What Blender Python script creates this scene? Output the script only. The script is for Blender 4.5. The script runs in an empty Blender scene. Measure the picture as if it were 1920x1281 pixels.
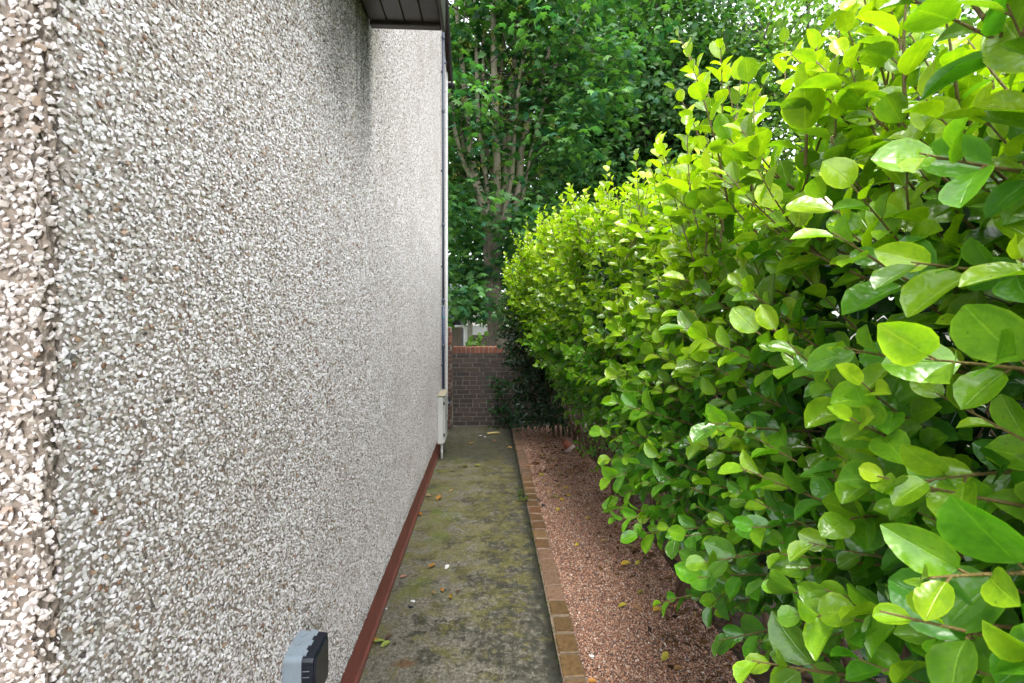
import bpy, bmesh, math, random
import numpy as np
from mathutils import Vector, Euler, Matrix

R = math.radians
random.seed(7)
rng = np.random.default_rng(11)
scene = bpy.context.scene
col = scene.collection

# ------------------------------------------------------------------ camera
CAM = Vector((0.0, 0.0, 1.85))
YAW = R(2.96)
FPX = 850.0
cam_data = bpy.data.cameras.new('camera')
cam = bpy.data.objects.new('camera', cam_data)
col.objects.link(cam)
cam.location = CAM
cam.rotation_euler = (R(90), 0, -YAW)
cam_data.sensor_width = 36
cam_data.lens = FPX / 1920 * 36
cam_data.shift_y = -50.0 / 1920
cam_data.clip_start = 0.02
cam_data.clip_end = 2000
cam_data.dof.use_dof = True
cam_data.dof.focus_distance = 2.6
cam_data.dof.aperture_fstop = 11.0
scene.camera = cam

# ------------------------------------------------------------------ light
SUN_EL, SUN_AZ = R(74), R(200)      # azimuth measured clockwise from +Y
world = bpy.data.worlds.new('World')
scene.world = world
world.use_nodes = True
wn = world.node_tree.nodes
wl = world.node_tree.links
wn.clear()
sky = wn.new('ShaderNodeTexSky')
sky.sky_type = 'NISHITA'
sky.sun_disc = False
sky.sun_elevation = SUN_EL
sky.sun_rotation = SUN_AZ
sky.air_density = 1.0
sky.dust_density = 2.0
sky.ozone_density = 1.0
hs = wn.new('ShaderNodeHueSaturation')
hs.inputs['Saturation'].default_value = 0.22      # a white overcast sky
bg = wn.new('ShaderNodeBackground')
bg.inputs['Strength'].default_value = 0.15
wo = wn.new('ShaderNodeOutputWorld')
wl.new(sky.outputs[0], hs.inputs['Color'])
wl.new(hs.outputs[0], bg.inputs['Color'])
wl.new(bg.outputs[0], wo.inputs['Surface'])

sun_data = bpy.data.lights.new('sun', 'SUN')
sun_data.energy = 0.8
sun_data.angle = R(25)
sun_data.color = (1.0, 0.96, 0.9)
sun = bpy.data.objects.new('sun', sun_data)
col.objects.link(sun)
sd = Vector((math.sin(SUN_AZ) * math.cos(SUN_EL), math.cos(SUN_AZ) * math.cos(SUN_EL), math.sin(SUN_EL)))
sun.rotation_euler = sd.to_track_quat('Z', 'Y').to_euler()
sun.location = (0, -5, 15)

vs = scene.view_settings
vs.view_transform = 'Standard'
vs.look = 'None'
vs.gamma = 1.0
vs.use_curve_mapping = False
vs.exposure = 2.58
scene.cycles.max_bounces = 10
scene.cycles.transparent_max_bounces = 8

# ------------------------------------------------------------------ helpers
SY, CY = math.sin(YAW), math.cos(YAW)

def at(px, py, d):
    """point seen at a pixel of the 1920 px photo, d metres ahead of the camera"""
    u = (px - 960) / FPX
    v = (590 - py) / FPX
    return Vector((d * (SY + u * CY), d * (CY - u * SY), 1.85 + v * d))

def onground(px, py, z=0.0):
    return at(px, py, (1.85 - z) * FPX / (py - 590))

def tag(o, label=None, cat=None, group=None, kind=None):
    if label: o['label'] = label
    if cat: o['category'] = cat
    if group: o['group'] = group
    if kind: o['kind'] = kind
    return o

def empty(name, loc=(0, 0, 0), rz=0.0):
    o = bpy.data.objects.new(name, None)
    o.empty_display_size = 0.1
    col.objects.link(o)
    o.location = loc
    o.rotation_euler = (0, 0, rz)
    return o

def link(name, me, parent=None, loc=None):
    o = bpy.data.objects.new(name, me)
    col.objects.link(o)
    if parent is not None:
        o.parent = parent
    if loc is not None:
        o.location = loc
    return o

def wpos(o):
    p = Vector(o.location)
    q = o.parent
    while q is not None:
        p += Vector(q.location)
        q = q.parent
    return p

class MB:
    """collects shapes in world coordinates, builds them as one mesh object"""
    def __init__(s):
        s.v, s.f = [], []
    def raw(s, vs_, fs_):
        n = len(s.v)
        s.v += [tuple(p) for p in vs_]
        s.f += [tuple(i + n for i in f) for f in fs_]
        return s
    def box(s, x0, x1, y0, y1, z0, z1):
        return s.raw([(x0,y0,z0),(x1,y0,z0),(x1,y1,z0),(x0,y1,z0),(x0,y0,z1),(x1,y0,z1),(x1,y1,z1),(x0,y1,z1)],
                     [(0,3,2,1),(4,5,6,7),(0,1,5,4),(1,2,6,5),(2,3,7,6),(3,0,4,7)])
    def rbox(s, x0, x1, y0, y1, z0, z1, b=0.004, jit=0.0):
        """box with every edge chamfered"""
        bm = bmesh.new()
        bmesh.ops.create_cube(bm, size=1)
        for q in bm.verts:
            q.co = Vector(((x0+x1)/2 + q.co.x*(x1-x0), (y0+y1)/2 + q.co.y*(y1-y0), (z0+z1)/2 + q.co.z*(z1-z0)))
            if jit: q.co += Vector((random.uniform(-jit,jit), random.uniform(-jit,jit), random.uniform(-jit,jit)))
        bmesh.ops.bevel(bm, geom=bm.edges[:], offset=b, segments=1, affect='EDGES')
        bm.verts.index_update()
        s.raw([q.co.copy() for q in bm.verts], [[q.index for q in f.verts] for f in bm.faces])
        bm.free()
        return s
    def prism(s, prof, axis, a0, a1):
        """extrude a closed 2-D profile along x, y or z"""
        n = len(prof)
        def mk(p, a):
            return {'x': (a, p[0], p[1]), 'y': (p[0], a, p[1]), 'z': (p[0], p[1], a)}[axis]
        return s.raw([mk(p, a0) for p in prof] + [mk(p, a1) for p in prof],
                     [tuple(range(n))[::-1], tuple(range(n, 2*n))] + [(i, (i+1) % n, n+(i+1) % n, n+i) for i in range(n)])
    def tube(s, pts, rad, n=6, cap=True):
        pts = [Vector(p) for p in pts]
        if not hasattr(rad, '__len__'): rad = [rad] * len(pts)
        ring, b = [], len(s.v)
        ref = Vector((0.31, 0.17, 0.93))
        for i, p in enumerate(pts):
            t = (pts[min(i+1, len(pts)-1)] - pts[max(i-1, 0)]).normalized()
            if abs(t.dot(ref)) > 0.95: a = t.cross(Vector((1, 0, 0))).normalized()
            else: a = t.cross(ref).normalized()
            c = t.cross(a)
            for k in range(n):
                an = 2*math.pi*k/n
                s.v.append(tuple(p + (a*math.cos(an) + c*math.sin(an)) * rad[i]))
        for i in range(len(pts)-1):
            for k in range(n):
                s.f.append((b+i*n+k, b+i*n+(k+1) % n, b+(i+1)*n+(k+1) % n, b+(i+1)*n+k))
        if cap:
            s.f.append(tuple(b+k for k in range(n))[::-1])
            s.f.append(tuple(b+(len(pts)-1)*n+k for k in range(n)))
        return s
    def disc(s, c, axis, r, h, n=16):
        c = Vector(c); ax = Vector(axis).normalized()
        return s.tube([c, c+ax*h], r, n)
    def build(s, name, m, parent=None, smooth=False, origin=None):
        off = Vector((0, 0, 0))
        if parent is not None: off = wpos(parent)
        og = Vector(origin) if origin is not None else off
        me = bpy.data.meshes.new(name)
        me.from_pydata([tuple(Vector(p) - og) for p in s.v], [], s.f)
        bm = bmesh.new(); bm.from_mesh(me)
        bmesh.ops.recalc_face_normals(bm, faces=bm.faces[:])
        bm.to_mesh(me); bm.free()
        me.materials.append(m)
        me.polygons.foreach_set('use_smooth', [smooth]*len(me.polygons))
        return link(name, me, parent, og - off)

# ------------------------------------------------------------------ material helpers
def new_mat(name):
    m = bpy.data.materials.new(name)
    m.use_nodes = True
    nt = m.node_tree
    b = nt.nodes['Principled BSDF']
    return m, nt, b

def nd(nt, t, **kw):
    n = nt.nodes.new(t)
    for k, v in kw.items():
        if k in n.inputs: n.inputs[k].default_value = v
        else: setattr(n, k, v)
    return n

def ramp(nt, fac, stops, interp='LINEAR'):
    r = nt.nodes.new('ShaderNodeValToRGB')
    r.color_ramp.interpolation = interp
    e = r.color_ramp.elements
    while len(e) < len(stops): e.new(0.5)
    for q, (p, c) in zip(e, stops):
        q.position = p
        q.color = (c, c, c, 1) if not hasattr(c, '__len__') else (*c, 1)
    nt.links.new(fac, r.inputs[0])
    return r.outputs[0]

def mix(nt, fac, a, b, mode='MIX'):
    n = nt.nodes.new('ShaderNodeMix')
    n.data_type = 'RGBA'
    n.blend_type = mode
    for s, val in ((n.inputs[0], fac), (n.inputs[6], a), (n.inputs[7], b)):
        if hasattr(val, 'is_linked'): nt.links.new(val, s)
        elif hasattr(val, '__len__'): s.default_value = (*val, 1)
        else: s.default_value = val
    return n.outputs[2]

def math_(nt, op, a, b=0.0, c=0.0, clamp=False):
    n = nt.nodes.new('ShaderNodeMath')
    n.operation = op
    n.use_clamp = clamp
    for s, val in zip(n.inputs, (a, b, c)):
        if hasattr(val, 'is_linked'): nt.links.new(val, s)
        else: s.default_value = val
    return n.outputs[0]

def noise(nt, scale, detail=4, rough=0.55, vec=None, sc3=None, dist=0.0):
    if vec is None:
        vec = nt.nodes.new('ShaderNodeNewGeometry').outputs['Position']
    if sc3:
        mp = nt.nodes.new('ShaderNodeMapping')
        mp.inputs['Scale'].default_value = sc3
        nt.links.new(vec, mp.inputs[0]); vec = mp.outputs[0]
    n = nd(nt, 'ShaderNodeTexNoise', Scale=scale, Detail=detail, Roughness=rough, Distortion=dist)
    nt.links.new(vec, n.inputs['Vector'])
    return n.outputs[0]

def posxyz(nt):
    g = nt.nodes.new('ShaderNodeNewGeometry')
    s = nt.nodes.new('ShaderNodeSeparateXYZ')
    nt.links.new(g.outputs['Position'], s.inputs[0])
    return s.outputs

def maprange(nt, v, a, b, c=0.0, d=1.0, smooth=True):
    n = nt.nodes.new('ShaderNodeMapRange')
    n.interpolation_type = 'SMOOTHSTEP' if smooth else 'LINEAR'
    nt.links.new(v, n.inputs[0])
    for i, q in enumerate((a, b, c, d)): n.inputs[i+1].default_value = q
    return n.outputs[0]

def bump(nt, b, h, strength=0.5, dist=0.01):
    n = nd(nt, 'ShaderNodeBump', Strength=strength, Distance=dist)
    nt.links.new(h, n.inputs['Height'])
    nt.links.new(n.outputs[0], b.inputs['Normal'])

def simple(name, c, rough=0.6, var=0.15, scale=12, spec=0.5, bmp=0.0, bs=80):
    m, nt, b = new_mat(name)
    f = noise(nt, scale)
    lo = tuple(x*(1-var) for x in c); hi = tuple(min(1, x*(1+var)) for x in c)
    nt.links.new(ramp(nt, f, [(0.3, lo), (0.7, hi)]), b.inputs['Base Color'])
    b.inputs['Roughness'].default_value = rough
    b.inputs['Specular IOR Level'].default_value = spec
    if bmp: bump(nt, b, noise(nt, bs), bmp, 0.004)
    return m

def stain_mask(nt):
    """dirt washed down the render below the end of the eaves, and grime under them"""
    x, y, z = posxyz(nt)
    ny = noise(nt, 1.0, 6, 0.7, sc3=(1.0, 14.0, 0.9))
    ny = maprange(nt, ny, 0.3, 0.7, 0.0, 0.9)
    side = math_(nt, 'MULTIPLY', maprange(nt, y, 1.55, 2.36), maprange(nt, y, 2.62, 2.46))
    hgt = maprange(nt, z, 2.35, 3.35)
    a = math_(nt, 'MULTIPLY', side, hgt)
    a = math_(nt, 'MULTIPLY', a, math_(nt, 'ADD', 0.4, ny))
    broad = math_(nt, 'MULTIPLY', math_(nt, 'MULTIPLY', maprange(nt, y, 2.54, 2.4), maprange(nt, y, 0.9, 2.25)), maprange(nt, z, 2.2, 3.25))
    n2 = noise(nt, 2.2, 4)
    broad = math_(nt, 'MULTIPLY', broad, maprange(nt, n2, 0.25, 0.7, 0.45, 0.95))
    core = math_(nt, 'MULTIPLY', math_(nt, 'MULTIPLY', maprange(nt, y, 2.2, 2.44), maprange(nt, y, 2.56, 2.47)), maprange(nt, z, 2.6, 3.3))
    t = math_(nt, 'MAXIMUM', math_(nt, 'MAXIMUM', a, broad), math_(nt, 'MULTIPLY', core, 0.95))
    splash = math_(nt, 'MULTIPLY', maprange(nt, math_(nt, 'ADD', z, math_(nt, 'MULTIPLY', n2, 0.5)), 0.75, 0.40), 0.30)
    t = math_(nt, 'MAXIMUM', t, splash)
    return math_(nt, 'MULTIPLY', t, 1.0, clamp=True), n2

def mat_pebble():
    m, nt, b = new_mat('spar_chips')
    rnd = nt.nodes.new('ShaderNodeObjectInfo').outputs['Random']
    c = ramp(nt, rnd, [(0.0, (0.83, 0.79, 0.80)), (0.48, (0.77, 0.725, 0.73)), (0.60, (0.60, 0.54, 0.51)), (0.70, (0.46, 0.40, 0.36)),
                       (0.80, (0.70, 0.67, 0.63)), (0.86, (0.38, 0.33, 0.30)), (0.915, (0.40, 0.26, 0.17)), (0.94, (0.23, 0.125, 0.075)), (0.962, (0.10, 0.09, 0.085)), (0.98, (0.66, 0.62, 0.56))], 'CONSTANT')
    c = mix(nt, maprange(nt, noise(nt, 160, 2), 0.5, 0.75, 0, 0.35), c, (0.55, 0.5, 0.43))
    st, n2 = stain_mask(nt)
    c = mix(nt, maprange(nt, noise(nt, 1.7, 4), 0.45, 0.75, 0, 0.28), c, (0.42, 0.37, 0.31))
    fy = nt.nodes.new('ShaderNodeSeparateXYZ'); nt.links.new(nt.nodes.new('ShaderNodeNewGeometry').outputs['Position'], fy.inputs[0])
    darkening = math_(nt, 'MULTIPLY', maprange(nt, fy.outputs[1], 0.728, 0.708), maprange(nt, noise(nt, 40, 5, 0.7), 0.35, 0.65, 0.2, 0.75))   # browner front chips, painted darker to offset the bright light there
    c = mix(nt, darkening, c, (0.36, 0.29, 0.235))
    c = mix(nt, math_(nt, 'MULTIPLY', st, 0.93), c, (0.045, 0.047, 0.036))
    nt.links.new(c, b.inputs['Base Color'])
    b.inputs['Roughness'].default_value = 0.5
    return m

def mat_dash_mortar():
    m, nt, b = new_mat('render_mortar')
    f = noise(nt, 60, 5)
    c = ramp(nt, f, [(0.3, (0.33, 0.275, 0.24)), (0.7, (0.53, 0.46, 0.415))])
    st, n2 = stain_mask(nt)
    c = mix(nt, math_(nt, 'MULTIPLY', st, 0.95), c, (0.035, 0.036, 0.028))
    nt.links.new(c, b.inputs['Base Color'])
    b.inputs['Roughness'].default_value = 0.9
    bump(nt, b, noise(nt, 90, 5), 0.8, 0.008)
    return m

def mat_brick(name, stops, rough=0.75, obj=True):
    m, nt, b = new_mat(name)
    rnd = nt.nodes.new('ShaderNodeObjectInfo').outputs['Random']
    c = ramp(nt, rnd, stops)
    f = noise(nt, 45, 5)
    c = mix(nt, 0.75, c, ramp(nt, f, [(0.3, 0.3), (0.7, 0.85)]), 'OVERLAY')
    nt.links.new(c, b.inputs['Base Color'])
    b.inputs['Roughness'].default_value = rough
    bump(nt, b, noise(nt, 120, 5), 0.5, 0.004)
    return m

def mat_path():
    m, nt, b = new_mat('mossy_concrete')
    x, y, z = posxyz(nt)
    fine = noise(nt, 55, 8, 0.72)
    mid = noise(nt, 9, 5, 0.6)
    c = ramp(nt, fine, [(0.33, (0.050, 0.044, 0.033)), (0.5, (0.145, 0.132, 0.100)), (0.67, (0.29, 0.268, 0.21))])
    # cleaner grey concrete towards the camera and beside the plinth
    # dark algae blotches, denser towards the kerb
    big = noise(nt, 4.5, 10, 0.76, sc3=(0.85, 1.1, 1))
    edge = maprange(nt, x, -0.35, 0.34, 0.0, 0.18)
    d = maprange(nt, math_(nt, 'ADD', big, edge), 0.525, 0.575)
    d = math_(nt, 'MULTIPLY', d, maprange(nt, noise(nt, 26, 5, 0.65), 0.36, 0.56, 0.2, 0.95))
    c = mix(nt, d, c, (0.034, 0.033, 0.021))
    # yellow-green moss further along the path
    mo = noise(nt, 6.5, 10, 0.76, sc3=(0.85, 1.15, 1), dist=0.3)
    far = maprange(nt, y, 1.6, 3.8, -0.08, 0.035)
    g = maprange(nt, math_(nt, 'ADD', mo, far), 0.475, 0.555)
    g = math_(nt, 'MULTIPLY', g, maprange(nt, noise(nt, 48, 5, 0.6), 0.33, 0.6, 0.25, 0.95))
    moss = ramp(nt, noise(nt, 18, 4), [(0.3, (0.085, 0.082, 0.010)), (0.7, (0.18, 0.16, 0.028))])
    c = mix(nt, math_(nt, 'MULTIPLY', g, 0.75), c, moss)
    st2 = maprange(nt, noise(nt, 5.0, 10, 0.76, sc3=(0.85, 1.4, 1)), 0.545, 0.60)
    st2 = math_(nt, 'MULTIPLY', st2, maprange(nt, x, -0.5, 0.1, 0.1, 0.8))
    c = mix(nt, st2, c, (0.024, 0.023, 0.014))
    # fresh green patches along the plinth
    gp = math_(nt, 'MULTIPLY', maprange(nt, noise(nt, 3.2, 4, 0.6), 0.5, 0.66), maprange(nt, x, -0.1, -0.5))
    gp = math_(nt, 'MULTIPLY', gp, maprange(nt, y, 2.4, 3.4))
    gp = math_(nt, 'MULTIPLY', gp, maprange(nt, noise(nt, 60, 4), 0.35, 0.6, 0.1, 0.85))
    c = mix(nt, gp, c, (0.11, 0.15, 0.014))
    # pale lichen and grit
    sp = maprange(nt, noise(nt, 130, 2, 0.5), 0.68, 0.74)
    c = mix(nt, math_(nt, 'MULTIPLY', sp, 0.75), c, (0.50, 0.48, 0.42))
    ds = maprange(nt, noise(nt, 85, 2, 0.5), 0.30, 0.25)
    c = mix(nt, math_(nt, 'MULTIPLY', ds, 0.8), c, (0.03, 0.028, 0.022))
    # damp, darker slab by the end wall
    wet = maprange(nt, math_(nt, 'ADD', y, math_(nt, 'MULTIPLY', mid, 0.8)), 5.9, 6.4)
    c = mix(nt, math_(nt, 'MULTIPLY', wet, 0.72), c, (0.028, 0.028, 0.018))
    # dark, dirty margin beside the kerb
    ex = maprange(nt, math_(nt, 'ADD', x, math_(nt, 'MULTIPLY', noise(nt, 14, 5, 0.7), 0.34)), 0.44, 0.52)
    c = mix(nt, math_(nt, 'MULTIPLY', ex, 0.85), c, (0.018, 0.018, 0.012))
    # rust stain round an old nail
    p0 = onground(758, 1243)
    dx = math_(nt, 'MULTIPLY', math_(nt, 'SUBTRACT', x, p0.x), 12.0)
    dy = math_(nt, 'MULTIPLY', math_(nt, 'SUBTRACT', y, p0.y), 22.0)
    rr = math_(nt, 'SQRT', math_(nt, 'ADD', math_(nt, 'MULTIPLY', dx, dx), math_(nt, 'MULTIPLY', dy, dy)))
    rr = math_(nt, 'ADD', rr, math_(nt, 'MULTIPLY', math_(nt, 'SUBTRACT', noise(nt, 30, 4), 0.5), 1.6))
    c = mix(nt, maprange(nt, rr, 1.1, 0.1, 0, 0.8), c, (0.13, 0.058, 0.018))
    nt.links.new(c, b.inputs['Base Color'])
    nt.links.new(maprange(nt, mid, 0.3, 0.7, 0.5, 0.85), b.inputs['Roughness'])
    h = math_(nt, 'ADD', math_(nt, 'MULTIPLY', fine, 0.5), math_(nt, 'ADD', math_(nt, 'MULTIPLY', g, 0.5), noise(nt, 180, 4)))
    bump(nt, b, h, 0.55, 0.006)
    return m

def mat_gravel_stone():
    m, nt, b = new_mat('pink_gravel')
    rnd = nt.nodes.new('ShaderNodeObjectInfo').outputs['Random']
    c = ramp(nt, rnd, [(0.0, (0.43, 0.245, 0.155)), (0.30, (0.31, 0.15, 0.088)), (0.48, (0.51, 0.345, 0.245)), (0.62, (0.20, 0.095, 0.065)),
                       (0.74, (0.50, 0.39, 0.31)), (0.80, (0.12, 0.095, 0.09)), (0.88, (0.40, 0.185, 0.11)), (0.965, (0.62, 0.55, 0.48))], 'CONSTANT')
    x, y, z = posxyz(nt)
    nt.links.new(c, b.inputs['Base Color'])
    b.inputs['Roughness'].default_value = 0.5
    return m

def mat_leaf(name, source, rough=0.32, trans=0.5, uvdetail=True, trans_tint=(1.0, 1.25, 0.3), spec=0.5, under=1.25):
    """source 'attr' reads the face attribute col, 'obj' the object's colour"""
    m, nt, b = new_mat(name)
    out = nt.nodes['Material Output']
    if source == 'attr':
        a = nt.nodes.new('ShaderNodeAttribute'); a.attribute_name = 'col'
        c = a.outputs['Color']
    else:
        c = nt.nodes.new('ShaderNodeObjectInfo').outputs['Color']
    if uvdetail:
        uv = nt.nodes.new('ShaderNodeUVMap')
        s = nt.nodes.new('ShaderNodeSeparateXYZ')
        nt.links.new(uv.outputs[0], s.inputs[0])
        across = math_(nt, 'ABSOLUTE', math_(nt, 'SUBTRACT', s.outputs[0], 0.5))
        rim = maprange(nt, across, 0.40, 0.5, 0, 0.45)
        c = mix(nt, rim, c, mix(nt, 1.0, c, (1.75, 1.45, 0.9), 'MULTIPLY'))
        rib = maprange(nt, across, 0.035, 0.012, 0, 0.45)
        c = mix(nt, rib, c, mix(nt, 1.0, c, (1.8, 1.5, 1.6), 'MULTIPLY'))
        sv = math_(nt, 'SINE', math_(nt, 'MULTIPLY', math_(nt, 'SUBTRACT', s.outputs[1], math_(nt, 'MULTIPLY', across, 0.55)), 48.0))
        c = mix(nt, maprange(nt, sv, 0.75, 1.0, 0, 0.16), c, mix(nt, 1.0, c, (1.5, 1.35, 1.2), 'MULTIPLY'))
        c = mix(nt, maprange(nt, noise(nt, 38, 5, 0.7), 0.40, 0.65, 0, 0.6), c, mix(nt, 1.0, c, (0.5, 0.68, 0.8), 'MULTIPLY'))
        c = mix(nt, maprange(nt, noise(nt, 150, 2), 0.70, 0.74, 0, 0.6), c, (0.09, 0.055, 0.02))
        bump(nt, b, math_(nt, 'ADD', noise(nt, 40, 2), math_(nt, 'MULTIPLY', rib, -0.5)), 0.45, 0.008)
    geo = nt.nodes.new('ShaderNodeNewGeometry')
    nt.links.new(c, b.inputs['Base Color'])
    b.inputs['Roughness'].default_value = rough
    b.inputs['Specular IOR Level'].default_value = spec
    tr = nt.nodes.new('ShaderNodeBsdfTranslucent')
    nt.links.new(mix(nt, 1.0, c, trans_tint, 'MULTIPLY'), tr.inputs['Color'])
    ms = nt.nodes.new('ShaderNodeMixShader')
    ms.inputs[0].default_value = trans
    nt.links.new(b.outputs[0], ms.inputs[1])
    nt.links.new(tr.outputs[0], ms.inputs[2])
    nt.links.new(ms.outputs[0], out.inputs['Surface'])
    return m

def mat_bark(name, a, c, rough=0.85, sc=(3, 3, 0.8), scale=18):
    m, nt, b = new_mat(name)
    f = noise(nt, scale, 5, 0.6, sc3=sc)
    nt.links.new(ramp(nt, f, [(0.3, a), (0.7, c)]), b.inputs['Base Color'])
    b.inputs['Roughness'].default_value = rough
    bump(nt, b, f, 0.6, 0.01)
    return m

M = {}
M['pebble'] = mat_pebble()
M['mortar_dash'] = mat_dash_mortar()
M['mortar_brown'] = simple('brown_bare_mortar', (0.25, 0.20, 0.16), 0.95, 0.35, 70, bmp=0.8, bs=160)
M['path'] = mat_path()
M['gravel'] = mat_gravel_stone()
M['gravel_bed'] = simple('gravel_bed_fines', (0.15, 0.08, 0.06), 0.85, 0.4, 60, bmp=0.8, bs=150)
M['soil'] = simple('dark_soil', (0.055, 0.038, 0.026), 0.95, 0.5, 20, bmp=0.9, bs=60)
M['ground'] = simple('rough_ground', (0.06, 0.06, 0.032), 0.95, 0.4, 3, bmp=0.8, bs=30)
M['plinth'] = simple('red_masonry_paint', (0.235, 0.050, 0.034), 0.55, 0.22, 9, bmp=0.35, bs=60)
def plinth_paint():
    m, nt, b = new_mat('flaking_red_paint')
    c = ramp(nt, noise(nt, 7, 6, 0.7), [(0.3, (0.14, 0.034, 0.025)), (0.7, (0.225, 0.055, 0.038))])
    x, y, z = posxyz(nt)
    low = maprange(nt, math_(nt, 'ADD', z, math_(nt, 'MULTIPLY', noise(nt, 9, 5, 0.7), 0.12)), 0.12, 0.05, 0, 0.75)
    c = mix(nt, low, c, (0.09, 0.062, 0.042))
    c = mix(nt, maprange(nt, noise(nt, 42, 4, 0.6), 0.66, 0.72, 0, 0.7), c, (0.26, 0.20, 0.16))
    nt.links.new(c, b.inputs['Base Color'])
    b.inputs['Roughness'].default_value = 0.6
    bump(nt, b, noise(nt, 50, 5), 0.5, 0.006)
    return m
M['plinth'] = plinth_paint()
M['kerb_brick'] = mat_brick('kerb_brick', [(0.0, (0.085, 0.052, 0.022)), (0.3, (0.125, 0.072, 0.029)), (0.55, (0.135, 0.062, 0.034)), (0.8, (0.14, 0.086, 0.042)), (1.0, (0.10, 0.052, 0.026))], 0.45)
M['kerb_mortar'] = simple('kerb_mortar', (0.15, 0.115, 0.08), 0.9, 0.3, 40, bmp=0.6)
M['kerb_smear'] = mat_brick('weathered_kerb', [(0.0, (0.115, 0.068, 0.038)), (0.5, (0.145, 0.082, 0.050)), (1.0, (0.095, 0.060, 0.034))], 0.7)
M['dark_brick'] = mat_brick('dark_brick', [(0.0, (0.040, 0.032, 0.028)), (0.5, (0.056, 0.043, 0.036)), (1.0, (0.068, 0.050, 0.039))], 0.8)
M['red_brick'] = mat_brick('red_brick', [(0.0, (0.14, 0.047, 0.028)), (0.5, (0.19, 0.064, 0.034)), (1.0, (0.23, 0.09, 0.05))], 0.75)
M['brown_brick'] = mat_brick('brown_brick', [(0.0, (0.075, 0.040, 0.032)), (1.0, (0.11, 0.055, 0.04))], 0.8)
M['brick_mortar'] = simple('brick_mortar', (0.29, 0.26, 0.235), 0.95, 0.35, 12, bmp=0.5)
M['soffit'] = simple('brown_soffit', (0.045, 0.036, 0.037), 0.35, 0.22, 7)
M['black'] = simple('black_plastic', (0.016, 0.016, 0.018), 0.35, 0.2, 14)
M['fascia'] = simple('brown_black_fascia', (0.03, 0.024, 0.022), 0.4, 0.3, 8)
M['roof'] = simple('roof_tile', (0.10, 0.075, 0.065), 0.85, 0.3, 9)
M['socket_grey'] = simple('grey_socket_plastic', (0.33, 0.39, 0.45), 0.4, 0.08, 25)
M['socket_dark'] = simple('smoky_cover_plastic', (0.013, 0.016, 0.028), 0.22, 0.35, 30)
M['socket_line'] = simple('socket_line', (0.25, 0.27, 0.30), 0.5, 0.1)
M['pipe_grey'] = simple('grey_pipe_plastic', (0.065, 0.078, 0.115), 0.4, 0.12, 10)
M['pipe_blue'] = simple('blue_pipe_plastic', (0.035, 0.055, 0.12), 0.4, 0.2, 10)
M['teal'] = simple('teal_tape', (0.02, 0.19, 0.20), 0.5, 0.1)
M['box_white'] = simple('white_meter_box', (0.66, 0.66, 0.63), 0.45, 0.07, 8)
M['box_yellow'] = simple('yellowed_ledge', (0.42, 0.37, 0.26), 0.6, 0.25, 30)
M['terracotta'] = simple('terracotta', (0.27, 0.085, 0.05), 0.75, 0.2, 20)
M['pot_rim'] = simple('pale_limescale', (0.42, 0.33, 0.28), 0.8, 0.2, 20)
M['fence'] = mat_bark('weathered_fence', (0.10, 0.085, 0.065), (0.20, 0.165, 0.125), 0.9, (4, 4, 0.4), 20)
M['concrete'] = simple('pale_concrete_post', (0.33, 0.31, 0.26), 0.9, 0.2, 14, bmp=0.3)
M['shed'] = simple('dark_shed', (0.045, 0.045, 0.055), 0.8, 0.3, 10)
M['slate'] = simple('slate_roof', (0.06, 0.065, 0.10), 0.5, 0.2, 12)
M['white_wall'] = simple('white_render', (0.78, 0.78, 0.77), 0.8, 0.05, 6)
M['far_wall'] = simple('pale_render', (0.50, 0.47, 0.42), 0.85, 0.1, 6)
M['glass'] = simple('dark_glass', (0.03, 0.035, 0.04), 0.08, 0.1)
M['white_bit'] = simple('white_chip', (0.72, 0.71, 0.68), 0.5, 0.1, 60)
M['dark_bit'] = simple('dark_scrap', (0.02, 0.022, 0.035), 0.4, 0.3, 60)
M['stick'] = simple('pale_stick', (0.42, 0.34, 0.13), 0.7, 0.2, 40)
M['bark_syc'] = mat_bark('pale_sycamore_bark', (0.20, 0.175, 0.125), (0.38, 0.335, 0.25))
M['bark_trunk'] = mat_bark('brown_sycamore_trunk_bark', (0.085, 0.07, 0.052), (0.19, 0.155, 0.12))
M['bark_dark'] = mat_bark('dark_bark', (0.035, 0.028, 0.02), (0.075, 0.058, 0.042))
M['stem'] = mat_bark('hedge_stem_bark', (0.075, 0.048, 0.028), (0.17, 0.11, 0.065), 0.8, (6, 6, 2), 25)
M['twig'] = mat_bark('olive_twig_bark', (0.085, 0.055, 0.014), (0.17, 0.125, 0.03), 0.6, (6, 6, 3), 30)
M['leaf_mass'] = mat_leaf('hedge_leaf', 'attr', 0.24, 0.42, spec=0.7)
M['leaf_one'] = mat_leaf('hedge_leaf_single', 'obj', 0.24, 0.42, spec=0.7)
M['laurel_leaf'] = mat_leaf('laurel_leaf', 'attr', 0.22, 0.25)
M['tree_leaf'] = mat_leaf('tree_leaf', 'attr', 0.5, 0.45, False, (1.1, 1.3, 0.4), 0.25)
M['dead_leaf'] = mat_leaf('fallen_leaf', 'obj', 0.55, 0.15, True, (1, 1, 1), 0.4)
M['litter'] = simple('brown_litter', (0.10, 0.055, 0.03), 0.8, 0.5, 25)

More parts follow.
